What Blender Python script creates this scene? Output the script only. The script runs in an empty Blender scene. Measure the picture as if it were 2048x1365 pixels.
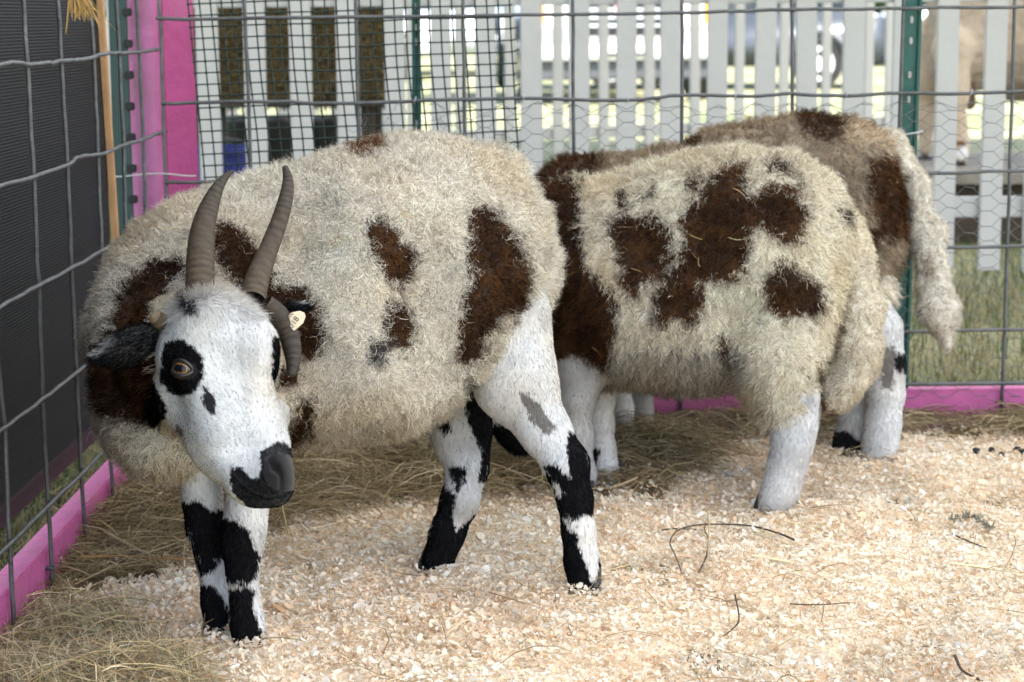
import bpy, bmesh, math, random
import numpy as np
from mathutils import Vector, Matrix
from mathutils.kdtree import KDTree

random.seed(7)
rng = np.random.default_rng(7)
scene = bpy.context.scene

# ------------------------------------------------------------------ camera, sky, sun, exposure
F = 4150.0                       # focal length in photo pixels (2048 wide)
CAMH = 0.80
PITCH = math.atan(692.0 / F)
ROLL = -0.008
camd = bpy.data.cameras.new('camera')
cam = bpy.data.objects.new('camera', camd)
scene.collection.objects.link(cam)
camd.sensor_width = 36.0
camd.lens = F / 2048.0 * 36.0
camd.clip_start = 0.05
camd.clip_end = 2000.0
RM = Matrix.Rotation(math.pi / 2 - PITCH, 4, 'X') @ Matrix.Rotation(ROLL, 4, 'Z')
cam.matrix_world = Matrix.Translation((0, 0, CAMH)) @ RM
camd.dof.use_dof = True
camd.dof.focus_distance = 2.62
camd.dof.aperture_fstop = 9.0
scene.camera = cam

SUN_EL, SUN_AZ = math.radians(50), math.radians(128)   # azimuth clockwise from +Y
SUN_DIR = Vector((math.sin(SUN_AZ) * math.cos(SUN_EL), math.cos(SUN_AZ) * math.cos(SUN_EL), math.sin(SUN_EL)))
world = bpy.data.worlds.new('World')
scene.world = world
world.use_nodes = True
wn = world.node_tree
for n in list(wn.nodes):
    wn.nodes.remove(n)
wo = wn.nodes.new('ShaderNodeOutputWorld')
wb = wn.nodes.new('ShaderNodeBackground')
ws = wn.nodes.new('ShaderNodeTexSky')
ws.sky_type = 'NISHITA'
ws.sun_disc = False
ws.sun_elevation = SUN_EL
ws.sun_rotation = SUN_AZ
ws.air_density = 1.0
ws.dust_density = 2.5
wb.inputs[1].default_value = 0.13
wn.links.new(ws.outputs[0], wb.inputs[0])
wn.links.new(wb.outputs[0], wo.inputs[0])

sl = bpy.data.lights.new('sun', 'SUN')
sl.energy = 4.0
sl.angle = math.radians(0.5)
sl.color = (1.0, 0.965, 0.90)
sun = bpy.data.objects.new('sun', sl)
scene.collection.objects.link(sun)
sun.location = (6, -6, 12)
sun.rotation_euler = SUN_DIR.to_track_quat('Z', 'Y').to_euler()

scene.view_settings.view_transform = 'Standard'
scene.view_settings.look = 'None'
scene.view_settings.exposure = 2.2
scene.view_settings.gamma = 1.0
scene.render.engine = 'CYCLES'
scene.cycles.use_denoising = True
scene.cycles.max_bounces = 8
scene.cycles.diffuse_bounces = 4
scene.cycles.use_guiding = True
scene.cycles.use_surface_guiding = True
scene.cycles.transparent_max_bounces = 8
scene.cycles.caustics_reflective = False
scene.cycles.caustics_refractive = False
scene.cycles.sample_clamp_indirect = 6.0

# ------------------------------------------------------------------ pixel <-> world
CM = np.array(RM.to_3x3())                 # columns: right, up, back
CP = np.array([0.0, 0.0, CAMH])
CR, CU, CB = CM[:, 0], CM[:, 1], CM[:, 2]


def P(px, py, Z):
    """world point seen at photo pixel (px, py), Z metres along the view axis"""
    return CP + Z * ((px - 1024.0) / F * CR - (py - 682.5) / F * CU - CB)


def ray(px, py):
    return (px - 1024.0) / F * CR - (py - 682.5) / F * CU - CB


def G(px, py, z=0.0):
    d = ray(px, py)
    return CP + d * ((z - CAMH) / d[2])


def onplane(px, py, p0, nrm):
    d = ray(px, py)
    return CP + d * (np.dot(p0 - CP, nrm) / np.dot(d, nrm))


def depth(p):
    return float(np.dot(np.asarray(p) - CP, -CB))


def proj(pts):
    r = np.asarray(pts) - CP
    Z = -(r @ CB)
    return (r @ CR) / Z * F + 1024.0, -(r @ CU) / Z * F + 682.5, Z


def inpoly(x, y, poly):
    poly = np.asarray(poly, float)
    inside = np.zeros(x.shape, bool)
    bx = (x >= poly[:, 0].min()) & (x <= poly[:, 0].max()) & (y >= poly[:, 1].min()) & (y <= poly[:, 1].max())
    idx = np.nonzero(bx)[0]
    if len(idx) == 0:
        return inside
    xs, ys = x[idx], y[idx]
    c = np.zeros(len(idx), bool)
    n = len(poly)
    for i in range(n):
        x1, y1 = poly[i]
        x2, y2 = poly[(i + 1) % n]
        if y1 == y2:
            continue
        cond = ((y1 > ys) != (y2 > ys)) & (xs < (x2 - x1) * (ys - y1) / (y2 - y1) + x1)
        c ^= cond
    inside[idx] = c
    return inside


def hash3(i, j, k, s):
    h = (i.astype(np.int64) * 374761393 + j.astype(np.int64) * 668265263 + k.astype(np.int64) * 2147483647 + s * 974711) & 0xffffffff
    h = ((h ^ (h >> 13)) * 1274126177) & 0xffffffff
    h = h ^ (h >> 16)
    return (h & 0xffffff) / float(0xffffff)


def vnoise(p, scale, seed=0):
    """value noise in -1..1"""
    q = np.asarray(p, float) * scale + 1000.0
    i = np.floor(q).astype(np.int64)
    f = q - i
    f = f * f * (3 - 2 * f)
    out = 0
    for dx in (0, 1):
        wx = f[:, 0] if dx else 1 - f[:, 0]
        for dy in (0, 1):
            wy = f[:, 1] if dy else 1 - f[:, 1]
            for dz in (0, 1):
                wz = f[:, 2] if dz else 1 - f[:, 2]
                out = out + wx * wy * wz * hash3(i[:, 0] + dx, i[:, 1] + dy, i[:, 2] + dz, seed)
    return out * 2 - 1


def norm(v):
    return v / np.maximum(np.linalg.norm(v, axis=-1, keepdims=True), 1e-9)


# ------------------------------------------------------------------ object helpers
def link(o, parent=None):
    scene.collection.objects.link(o)
    if parent is not None:
        o.parent = parent
    return o


def tag(o, label=None, cat=None, group=None, kind=None):
    if label:
        o['label'] = label
    if cat:
        o['category'] = cat
    if group:
        o['group'] = group
    if kind:
        o['kind'] = kind
    return o


def empty(name, loc, label, cat, group=None):
    o = bpy.data.objects.new(name, None)
    o.empty_display_size = 0.05
    o.location = loc
    link(o)
    o['_loc'] = 0
    del o['_loc']
    return tag(o, label, cat, group)


def mesh_np(name, V, quads=None, tris=None, mat=None, parent=None, col=None, smooth=True, nrm=None, alpha=None):
    V = np.asarray(V, np.float32)
    off = np.zeros(3, np.float32)
    if parent is not None:
        off = np.array(parent_world(parent), np.float32)
        V = V - off
    me = bpy.data.meshes.new(name)
    me.vertices.add(len(V))
    me.vertices.foreach_set('co', V.ravel())
    lv, ls = [], []
    n = 0
    if quads is not None and len(quads):
        q = np.asarray(quads, np.int32)
        lv.append(q.ravel())
        ls.append(np.arange(len(q), dtype=np.int32) * 4)
        n = len(q) * 4
    if tris is not None and len(tris):
        t = np.asarray(tris, np.int32)
        lv.append(t.ravel())
        ls.append(np.arange(len(t), dtype=np.int32) * 3 + n)
    lv = np.concatenate(lv)
    ls = np.concatenate(ls)
    me.loops.add(len(lv))
    me.loops.foreach_set('vertex_index', lv)
    me.polygons.add(len(ls))
    me.polygons.foreach_set('loop_start', ls)
    me.update(calc_edges=True)
    me.polygons.foreach_set('use_smooth', np.full(len(ls), smooth))
    if col is not None:
        a = me.color_attributes.new('Col', 'FLOAT_COLOR', 'POINT')
        c4 = np.ones((len(V), 4), np.float32)
        c4[:, :3] = col
        if alpha is not None:
            c4[:, 3] = alpha
        a.data.foreach_set('color', c4.ravel())
    me.validate()
    if nrm is not None:
        me.normals_split_custom_set_from_vertices(np.asarray(nrm, np.float32))
    if mat is not None:
        me.materials.append(mat)
    o = bpy.data.objects.new(name, me)
    return link(o, parent)


def parent_world(o):
    v = Vector(o.location)
    while o.parent is not None:
        o = o.parent
        v = v + Vector(o.location)
    return v


class MB:
    """collects boxes, tubes and loose faces in world coordinates and links them as one mesh"""

    def __init__(s):
        s.V, s.Fc = [], []

    def add(s, verts, faces):
        b = len(s.V)
        s.V += [tuple(map(float, v)) for v in verts]
        s.Fc += [tuple(b + i for i in f) for f in faces]

    def box(s, c, sx, sy, sz, rz=0.0, M=None):
        vs = []
        for dz in (-1, 1):
            for dy in (-1, 1):
                for dx in (-1, 1):
                    v = Vector((dx * sx / 2, dy * sy / 2, dz * sz / 2))
                    v = (M @ v) if M is not None else Matrix.Rotation(rz, 3, 'Z') @ v
                    vs.append(v + Vector(c))
        s.add(vs, [(0, 2, 3, 1), (4, 5, 7, 6), (0, 1, 5, 4), (2, 6, 7, 3), (0, 4, 6, 2), (1, 3, 7, 5)])

    def beam(s, a, b, w, h, up=(0, 0, 1)):
        a, b = Vector(a), Vector(b)
        d = (b - a)
        L = d.length
        d.normalize()
        side = d.cross(Vector(up)).normalized()
        u = side.cross(d)
        M = Matrix((side, d, u)).transposed()
        s.box((a + b) / 2, w, L, h, M=M)

    def tube(s, pts, r, n=8, cap=True):
        pts = [Vector(p) for p in pts]
        rs = r if isinstance(r, (list, tuple)) else [r] * len(pts)
        prev = None
        rings = []
        for i, p in enumerate(pts):
            d = (pts[min(i + 1, len(pts) - 1)] - pts[max(i - 1, 0)]).normalized()
            if prev is None:
                ref = Vector((0, 0, 1)) if abs(d.z) < 0.9 else Vector((1, 0, 0))
                u = d.cross(ref).normalized()
            else:
                u = (prev - d * prev.dot(d)).normalized()
            prev = u
            w = d.cross(u)
            rings.append([p + (u * math.cos(2 * math.pi * k / n) + w * math.sin(2 * math.pi * k / n)) * rs[i] for k in range(n)])
        vs = [v for rg in rings for v in rg]
        fs = []
        for i in range(len(pts) - 1):
            for k in range(n):
                a, b = i * n + k, i * n + (k + 1) % n
                fs.append((a, b, b + n, a + n))
        if cap:
            fs.append(tuple(range(n - 1, -1, -1)))
            fs.append(tuple((len(pts) - 1) * n + k for k in range(n)))
        s.add(vs, fs)

    def prism(s, poly, o, ux, uy, uz, t):
        """closed outline (x,y) in the frame o,ux,uy extruded along uz by t"""
        o, ux, uy, uz = Vector(o), Vector(ux), Vector(uy), Vector(uz)
        n = len(poly)
        a = [o + ux * x + uy * y for x, y in poly]
        b = [p + uz * t for p in a]
        s.add(a + b, [tuple(range(n - 1, -1, -1)), tuple(range(n, 2 * n))] + [(i, (i + 1) % n, n + (i + 1) % n, n + i) for i in range(n)])

    def build(s, name, mat, parent=None, smooth=False, bevel=0.0, seg=2):
        me = bpy.data.meshes.new(name)
        off = parent_world(parent) if parent is not None else Vector((0, 0, 0))
        me.from_pydata([(x - off.x, y - off.y, z - off.z) for x, y, z in s.V], [], s.Fc)
        bm = bmesh.new()
        bm.from_mesh(me)
        bmesh.ops.recalc_face_normals(bm, faces=bm.faces)
        if bevel > 0:
            bmesh.ops.bevel(bm, geom=list(bm.edges), offset=bevel, segments=seg, affect='EDGES', clamp_overlap=True)
        bm.to_mesh(me)
        bm.free()
        if smooth:
            me.polygons.foreach_set('use_smooth', [True] * len(me.polygons))
        if mat is not None:
            me.materials.append(mat)
        o = bpy.data.objects.new(name, me)
        return link(o, parent)


# ------------------------------------------------------------------ materials
def newmat(name):
    m = bpy.data.materials.new(name)
    m.use_nodes = True
    nt = m.node_tree
    b = nt.nodes['Principled BSDF']
    return m, nt, b


def simple(name, col, rough=0.6, metal=0.0, var=0.12, vscale=12.0, bump=0.0, bscale=60.0, spec=0.5, dirt=None, dirt_scale=4.0, dirt_amt=0.4):
    m, nt, b = newmat(name)
    N, Lk = nt.nodes, nt.links
    tc = N.new('ShaderNodeTexCoord')
    nz = N.new('ShaderNodeTexNoise')
    nz.inputs['Scale'].default_value = vscale
    nz.inputs['Detail'].default_value = 6
    Lk.new(tc.outputs['Object'], nz.inputs['Vector'])
    rp = N.new('ShaderNodeValToRGB')
    rp.color_ramp.elements[0].position = 0.3
    rp.color_ramp.elements[1].position = 0.7
    rp.color_ramp.elements[0].color = tuple(c * (1 - var) for c in col) + (1,)
    rp.color_ramp.elements[1].color = tuple(min(1, c * (1 + var)) for c in col) + (1,)
    Lk.new(nz.outputs['Fac'], rp.inputs['Fac'])
    out = rp.outputs['Color']
    if dirt is not None:
        n2 = N.new('ShaderNodeTexNoise')
        n2.inputs['Scale'].default_value = dirt_scale
        n2.inputs['Detail'].default_value = 8
        Lk.new(tc.outputs['Object'], n2.inputs['Vector'])
        r2 = N.new('ShaderNodeValToRGB')
        r2.color_ramp.elements[0].position = 0.52
        r2.color_ramp.elements[1].position = 0.72
        r2.color_ramp.elements[0].color = (0, 0, 0, 1)
        r2.color_ramp.elements[1].color = (dirt_amt,) * 3 + (1,)
        Lk.new(n2.outputs['Fac'], r2.inputs['Fac'])
        mx = N.new('ShaderNodeMixRGB')
        mx.inputs['Color2'].default_value = tuple(dirt) + (1,)
        Lk.new(r2.outputs['Color'], mx.inputs['Fac'])
        Lk.new(out, mx.inputs['Color1'])
        out = mx.outputs['Color']
    Lk.new(out, b.inputs['Base Color'])
    b.inputs['Roughness'].default_value = rough
    b.inputs['Metallic'].default_value = metal
    b.inputs['Specular IOR Level'].default_value = spec
    if bump > 0:
        n3 = N.new('ShaderNodeTexNoise')
        n3.inputs['Scale'].default_value = bscale
        n3.inputs['Detail'].default_value = 5
        Lk.new(tc.outputs['Object'], n3.inputs['Vector'])
        bp = N.new('ShaderNodeBump')
        bp.inputs['Strength'].default_value = bump
        bp.inputs['Distance'].default_value = 0.01
        Lk.new(n3.outputs['Fac'], bp.inputs['Height'])
        Lk.new(bp.outputs['Normal'], b.inputs['Normal'])
    return m


def fibre(name, rough=0.8, trans=0.2, spec=0.15, bump=0.0):
    """colour from the Col attribute; thin fibres and flakes let some light through"""
    m, nt, b = newmat(name)
    N, Lk = nt.nodes, nt.links
    at = N.new('ShaderNodeVertexColor')
    at.layer_name = 'Col'
    Lk.new(at.outputs['Color'], b.inputs['Base Color'])
    b.inputs['Roughness'].default_value = rough
    b.inputs['Specular IOR Level'].default_value = spec
    if trans > 0:
        t = N.new('ShaderNodeBsdfTranslucent')
        Lk.new(at.outputs['Color'], t.inputs['Color'])
        mx = N.new('ShaderNodeMixShader')
        mx.inputs[0].default_value = trans
        Lk.new(b.outputs[0], mx.inputs[1])
        Lk.new(t.outputs[0], mx.inputs[2])
        Lk.new(mx.outputs[0], nt.nodes['Material Output'].inputs['Surface'])
    if bump > 0:
        tc = N.new('ShaderNodeTexCoord')
        n3 = N.new('ShaderNodeTexNoise')
        n3.inputs['Scale'].default_value = 180
        Lk.new(tc.outputs['Object'], n3.inputs['Vector'])
        bp = N.new('ShaderNodeBump')
        bp.inputs['Strength'].default_value = bump
        bp.inputs['Distance'].default_value = 0.004
        Lk.new(n3.outputs['Fac'], bp.inputs['Height'])
        Lk.new(bp.outputs['Normal'], b.inputs['Normal'])
    return m


M_wire = simple('galvanised_wire', (0.10, 0.103, 0.106), 0.5, 0.4, 0.3, 40, 0.2, 120)
M_thin = simple('netting_wire', (0.16, 0.165, 0.17), 0.55, 0.6, 0.3, 40)
M_pink = simple('pink_paint', (0.46, 0.095, 0.27), 0.55, 0, 0.08, 14, 0.25, 50, dirt=(0.23, 0.12, 0.10), dirt_scale=7, dirt_amt=0.45)
M_pinkfade = simple('faded_pink_paint', (0.50, 0.155, 0.34), 0.6, 0, 0.10, 10, 0.3, 50, dirt=(0.26, 0.15, 0.12), dirt_scale=9, dirt_amt=0.6)
M_magenta = simple('magenta_paint', (0.38, 0.048, 0.19), 0.5, 0, 0.08, 14, 0.25, 50, dirt=(0.30, 0.10, 0.18), dirt_scale=11, dirt_amt=0.4)
M_white = simple('white_paint', (0.43, 0.427, 0.42), 0.5, 0, 0.04, 6, 0.1, 60, dirt=(0.45, 0.43, 0.40), dirt_scale=5, dirt_amt=0.25)
M_tan = simple('bare_wood', (0.46, 0.27, 0.13), 0.65, 0, 0.15, 18, 0.2, 70)
M_green = simple('green_post_paint', (0.004, 0.085, 0.068), 0.42, 0, 0.15, 20, 0.1, 80)
M_darkgreen = simple('dark_green_post_paint', (0.012, 0.04, 0.035), 0.5, 0, 0.2, 20)
M_net = simple('green_plastic', (0.003, 0.022, 0.016), 0.4, 0, 0.2, 30)
M_blackrub = simple('black_rubber', (0.012, 0.012, 0.013), 0.75)
M_tie = simple('white_plastic_tie', (0.36, 0.36, 0.36), 0.4)
M_blue = simple('blue_plastic', (0.012, 0.018, 0.17), 0.35, 0, 0.1, 8)
M_blackp = simple('black_plastic', (0.015, 0.015, 0.017), 0.4)
M_wool = fibre('wool_fibre', 0.9, 0.25, 0.0)
M_skin, _nt, _b = newmat('fleece_base')
_N, _L = _nt.nodes, _nt.links
_at = _N.new('ShaderNodeVertexColor'); _at.layer_name = 'Col'
_tc = _N.new('ShaderNodeTexCoord')
_n1 = _N.new('ShaderNodeTexNoise'); _n1.inputs['Scale'].default_value = 210; _n1.inputs['Detail'].default_value = 4; _n1.inputs['Distortion'].default_value = 1.2
_n2 = _N.new('ShaderNodeTexNoise'); _n2.inputs['Scale'].default_value = 620; _n2.inputs['Detail'].default_value = 2
_L.new(_tc.outputs['Object'], _n1.inputs['Vector']); _L.new(_tc.outputs['Object'], _n2.inputs['Vector'])
_ad = _N.new('ShaderNodeMath'); _ad.operation = 'MULTIPLY_ADD'; _ad.inputs[1].default_value = 0.45
_L.new(_n2.outputs['Fac'], _ad.inputs[0]); _L.new(_n1.outputs['Fac'], _ad.inputs[2])
_mr = _N.new('ShaderNodeMapRange'); _mr.inputs['From Min'].default_value = 0.5; _mr.inputs['From Max'].default_value = 1.0
_mr.inputs['To Min'].default_value = 0.80; _mr.inputs['To Max'].default_value = 1.06
_L.new(_ad.outputs[0], _mr.inputs['Value'])
_mu = _N.new('ShaderNodeMixRGB'); _mu.blend_type = 'MULTIPLY'
_L.new(_at.outputs['Alpha'], _mu.inputs['Fac']); _L.new(_at.outputs['Color'], _mu.inputs['Color1']); _L.new(_mr.outputs[0], _mu.inputs['Color2'])
_L.new(_mu.outputs['Color'], _b.inputs['Base Color'])
_bp = _N.new('ShaderNodeBump'); _bp.inputs['Distance'].default_value = 0.006
_L.new(_at.outputs['Alpha'], _bp.inputs['Strength']); _L.new(_ad.outputs[0], _bp.inputs['Height']); _L.new(_bp.outputs['Normal'], _b.inputs['Normal'])
_b.inputs['Roughness'].default_value = 0.95; _b.inputs['Specular IOR Level'].default_value = 0.02
_b.inputs['Sheen Weight'].default_value = 0.15; _b.inputs['Sheen Roughness'].default_value = 0.6
M_chip = fibre('shaving_flake', 0.8, 0.35, 0.1)
M_straw = fibre('straw_fibre', 0.6, 0.15, 0.3)
M_blade = fibre('grass_blade', 0.6, 0.3, 0.25)
M_eyelid = simple('black_skin', (0.012, 0.010, 0.009), 0.35)
M_twig = simple('dry_twig', (0.055, 0.035, 0.022), 0.8, 0, 0.3, 40)

# corrugated black sheet
M_black, _nt, _b = newmat('black_corrugated_sheet')
_N, _L = _nt.nodes, _nt.links
_tc = _N.new('ShaderNodeTexCoord')
_nz = _N.new('ShaderNodeTexNoise'); _nz.inputs['Scale'].default_value = 3; _nz.inputs['Detail'].default_value = 8
_rp = _N.new('ShaderNodeValToRGB')
_rp.color_ramp.elements[0].color = (0.0125, 0.0128, 0.014, 1); _rp.color_ramp.elements[1].color = (0.020, 0.0205, 0.022, 1)
_L.new(_tc.outputs['Object'], _nz.inputs['Vector']); _L.new(_nz.outputs['Fac'], _rp.inputs['Fac'])
_L.new(_rp.outputs['Color'], _b.inputs['Base Color'])
_b.inputs['Roughness'].default_value = 0.6; _b.inputs['Specular IOR Level'].default_value = 0.12

# white tent fabric that lets part of the sun through
M_canvas, _nt, _b = newmat('white_tent_fabric')
_t = _nt.nodes.new('ShaderNodeBsdfTranslucent'); _t.inputs['Color'].default_value = (0.85, 0.86, 0.88, 1)
_mx = _nt.nodes.new('ShaderNodeMixShader'); _mx.inputs[0].default_value = 0.26
_b.inputs['Base Color'].default_value = (0.8, 0.8, 0.8, 1); _b.inputs['Roughness'].default_value = 0.8
_nt.links.new(_b.outputs[0], _mx.inputs[1]); _nt.links.new(_t.outputs[0], _mx.inputs[2])
_nt.links.new(_mx.outputs[0], _nt.nodes['Material Output'].inputs['Surface'])


# ------------------------------------------------------------------ ribbons (fibres, blades, flakes)
def ribbons(name, pts, widths, side, col, mat, parent=None, nrm=None, kind=None):
    """pts (N,K,3), widths (N,K), side (N,3) or (N,K,3), col (N,3) or (N,K,3)"""
    N, K, _ = pts.shape
    if side.ndim == 2:
        side = np.repeat(side[:, None, :], K, 1)
    if col.ndim == 2:
        col = np.repeat(col[:, None, :], K, 1)
    half = side * widths[..., None] * 0.5
    V = np.empty((N, K, 2, 3), np.float32)
    V[:, :, 0] = pts - half
    V[:, :, 1] = pts + half
    C = np.repeat(col[:, :, None, :], 2, 2)
    base = (np.arange(N) * K * 2)[:, None] + (np.arange(K - 1) * 2)[None, :]
    quads = np.stack([base, base + 1, base + 3, base + 2], -1).reshape(-1, 4)
    nn = None
    if nrm is not None:
        if nrm.ndim == 2:
            nrm = np.repeat(nrm[:, None, :], K, 1)
        nn = np.repeat(nrm[:, :, None, :], 2, 2).reshape(-1, 3)
    o = mesh_np(name, V.reshape(-1, 3), quads=quads, mat=mat, parent=parent, col=C.reshape(-1, 3), nrm=nn)
    if kind:
        o['kind'] = kind
    return o


def gz(x, y):
    """terrain: flat pen and yard, falling gently to the car park"""
    y = np.asarray(y, float)
    x = np.asarray(x, float)
    s = np.clip((-0.42 - x) / 0.24, 0, 1)
    dip = -0.045 * s * s * (3 - 2 * s) * np.clip((4.1 - y) / 0.3, 0, 1)
    return -0.024 * np.clip(y - 9.0, 0, 19) + dip


def pen_bump(x, y):
    p = np.stack([x, y, np.zeros_like(x)], -1)
    return gz(x, y) + 0.012 * vnoise(p, 5.0, 3) + 0.009 * vnoise(p, 13.0, 4) + 0.004 * vnoise(p, 40.0, 5)


# ------------------------------------------------------------------ ground, yard, pen floor
def grid_mesh(name, xs, ys, zf, mat, colf=None, kind='structure'):
    X, Y = np.meshgrid(xs, ys, indexing='xy')
    x, y = X.ravel(), Y.ravel()
    V = np.stack([x, y, zf(x, y)], -1)
    nx, ny = len(xs), len(ys)
    i = np.arange(nx - 1)[None, :] + (np.arange(ny - 1) * nx)[:, None]
    q = np.stack([i, i + 1, i + nx + 1, i + nx], -1).reshape(-1, 4)
    o = mesh_np(name, V, quads=q, mat=mat, col=colf(V) if colf is not None else None)
    if kind:
        o['kind'] = kind
    return o


M_ground, _nt, _b = newmat('dry_meadow')
_N, _L = _nt.nodes, _nt.links
_tc = _N.new('ShaderNodeTexCoord')
_n1 = _N.new('ShaderNodeTexNoise'); _n1.inputs['Scale'].default_value = 0.9; _n1.inputs['Detail'].default_value = 10
_r1 = _N.new('ShaderNodeValToRGB')
_r1.color_ramp.elements[0].position = 0.32; _r1.color_ramp.elements[1].position = 0.68
_r1.color_ramp.elements[0].color = (0.10, 0.12, 0.045, 1); _r1.color_ramp.elements[1].color = (0.31, 0.29, 0.17, 1)
_n2 = _N.new('ShaderNodeTexNoise'); _n2.inputs['Scale'].default_value = 45; _n2.inputs['Detail'].default_value = 6
_mx = _N.new('ShaderNodeMixRGB'); _mx.blend_type = 'OVERLAY'; _mx.inputs['Fac'].default_value = 0.7
_L.new(_tc.outputs['Object'], _n1.inputs['Vector']); _L.new(_tc.outputs['Object'], _n2.inputs['Vector'])
_L.new(_n1.outputs['Fac'], _r1.inputs['Fac']); _L.new(_r1.outputs['Color'], _mx.inputs['Color1']); _L.new(_n2.outputs['Fac'], _mx.inputs['Color2'])
_L.new(_mx.outputs['Color'], _b.inputs['Base Color']); _b.inputs['Roughness'].default_value = 0.9
_bp = _N.new('ShaderNodeBump'); _bp.inputs['Strength'].default_value = 0.6; _bp.inputs['Distance'].default_value = 0.03
_L.new(_n2.outputs['Fac'], _bp.inputs['Height']); _L.new(_bp.outputs['Normal'], _b.inputs['Normal'])


def sp(a, b, n, p=1.0):
    return a + (b - a) * np.linspace(0, 1, n) ** p


gx = np.unique(np.concatenate([np.linspace(-400, -12, 20), np.linspace(-12, 12, 60), np.linspace(12, 400, 20)]))
gy = np.unique(np.concatenate([np.linspace(-40, 0, 12), np.linspace(0, 30, 60), np.linspace(30, 900, 30)]))
grid_mesh('ground', gx, gy, lambda x, y: gz(x, y) - 0.012, M_ground)

SHAV = [(1900, 868), (2048, 880), (2300, 885), (2500, 1600), (240, 1600), (330, 1310), (215, 1268), (90, 1225), (340, 1140),
        (480, 1090), (620, 1020), (850, 1000), (960, 990), (1130, 985), (1330, 1000), (1345, 930), (1480, 872), (1650, 858), (1800, 880)]
HAYP = [[(60, 1210), (170, 1010), (230, 900), (620, 880), (860, 850), (1130, 840), (1290, 840), (1560, 840), (1480, 885), (1345, 935), (1330, 990), (1130, 995), (850, 1020), (600, 1050), (330, 1150)],
        [(1260, 835), (1560, 820), (1830, 800), (1900, 790), (2300, 815), (2300, 895), (1900, 880), (1480, 890), (1330, 990)]]
CORN = [(-150, 1270), (20, 1220), (110, 1190), (250, 1245), (330, 1310), (440, 1400), (440, 1600), (-150, 1600)]


def wob(px, py, amp=22, s=0.02, seed=11):
    p = np.stack([px, py, np.zeros_like(px)], -1)
    return px + amp * vnoise(p, s, seed) + amp * .5 * vnoise(p, s * 3, seed + 2), py + amp * .6 * vnoise(p, s, seed + 1) + amp * .3 * vnoise(p, s * 3, seed + 3)


def pen_col(V):
    px, py, _ = proj(V)
    wx, wy = wob(px, py)
    c = np.tile(np.array([0.20, 0.15, 0.085]), (len(V), 1))
    sh = inpoly(wx, wy, SHAV)
    c[sh] = (0.84, 0.71, 0.55)
    co = inpoly(wx, wy, CORN)
    c[co] = (0.34, 0.27, 0.17)
    c *= (1 + 0.25 * vnoise(V, 60, 2)[:, None])
    return c


M_pen = fibre('bedding_base', 0.9, 0.0, 0.1, 0.6)
grid_mesh('pen_floor', np.linspace(-0.675, 1.6, 240), np.linspace(1.7, 3.86, 220), pen_bump, M_pen, pen_col)


def scatter(n, x0, x1, y0, y1):
    return rng.uniform(x0, x1, n), rng.uniform(y0, y1, n)


def rand_unit(n):
    v = rng.normal(size=(n, 3))
    return norm(v)


# --- wood shavings: one heap nobody could count
def build_shavings():
    n = 380000
    x, y = scatter(n, -0.75, 1.35, 1.85, 3.85)
    V = np.stack([x, y, pen_bump(x, y)], -1)
    px, py, Z = proj(V)
    wx, wy = wob(px, py, 26, 0.02)
    inn = inpoly(wx, wy, SHAV)
    # thin spill over the hay and the front corner
    spill = inpoly(*wob(px, py, 40, 0.015, 31), [(60, 1240), (230, 1130), (620, 960), (1000, 960), (1350, 930), (1500, 850), (2300, 850), (2300, 1000), (430, 1400), (200, 1300)]) & (rng.random(n) < 0.13) & (vnoise(V, 9, 8) > -0.25)
    keep = (inn | spill) & (px > -60) & (px < 2110) & (py < 1420)
    x, y, inn = x[keep], y[keep], inn[keep]
    n = len(x)
    V = np.stack([x, y, np.zeros(n)], -1)
    big = rng.random(n)
    L = np.where(big < 0.86, rng.uniform(0.0025, 0.0075, n), rng.uniform(0.007, 0.016, n))
    W = L * rng.uniform(0.28, 0.75, n)
    base = pen_bump(x, y) + rng.uniform(0.0, 0.012, n) + np.where(inn, 0.003, 0.010)
    K = 4
    az = rng.uniform(0, 2 * math.pi, n)
    tilt = rng.normal(0, 0.42, n)
    d = np.stack([np.cos(az) * np.cos(tilt), np.sin(az) * np.cos(tilt), np.sin(tilt)], -1)
    s = norm(np.cross(d, np.array([0, 0, 1.0])) + 0.45 * rng.normal(size=(n, 3)))
    s = norm(s - d * np.sum(s * d, -1, keepdims=True))
    up = np.cross(s, d)
    up *= np.sign(up[:, 2:3] + 1e-6)
    curl = np.abs(rng.normal(0, 0.9, n)) + 0.15
    curl = np.where(rng.random(n) < 0.15, curl + 1.8, curl)
    t = np.linspace(-0.5, 0.5, K)
    ang = curl[:, None] * t[None]
    rad = L / curl
    pts = np.stack([x, y, base], -1)[:, None] + d[:, None] * (np.sin(ang) * rad[:, None])[..., None] + up[:, None] * ((1 - np.cos(ang)) * rad[:, None])[..., None]
    wv = W[:, None] * np.array([0.6, 1.0, 0.95, 0.55])[None] * rng.uniform(0.75, 1.2, (n, K))
    tone = rng.random(n)
    pal = np.array([[0.89, 0.81, 0.68], [0.88, 0.76, 0.60], [0.84, 0.64, 0.45], [0.91, 0.87, 0.80], [0.68, 0.50, 0.34]])
    pr = np.array([0.34, 0.27, 0.15, 0.18, 0.06])
    ci = np.searchsorted(np.cumsum(pr), tone * pr.sum() * 0.9999)
    c = pal[ci] * rng.uniform(0.85, 1.08, (n, 1))
    pat = vnoise(V, 6.5, 21) * 0.6 + vnoise(V, 20, 22) * 0.4
    c = c * (1 + 0.10 * pat[:, None] * np.array([0.4, 1.0, 1.6]))
    dirty = np.clip(vnoise(V, 3.4, 41) - 0.25, 0, 1)[:, None]
    c = c * (1 - 0.25 * dirty)
    o = ribbons('wood_shavings', pts, wv, s, np.clip(c, 0, 0.93), M_chip)
    tag(o, 'pale curled wood shavings spread over the pen floor', 'shavings', kind='stuff')


build_shavings()


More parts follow.
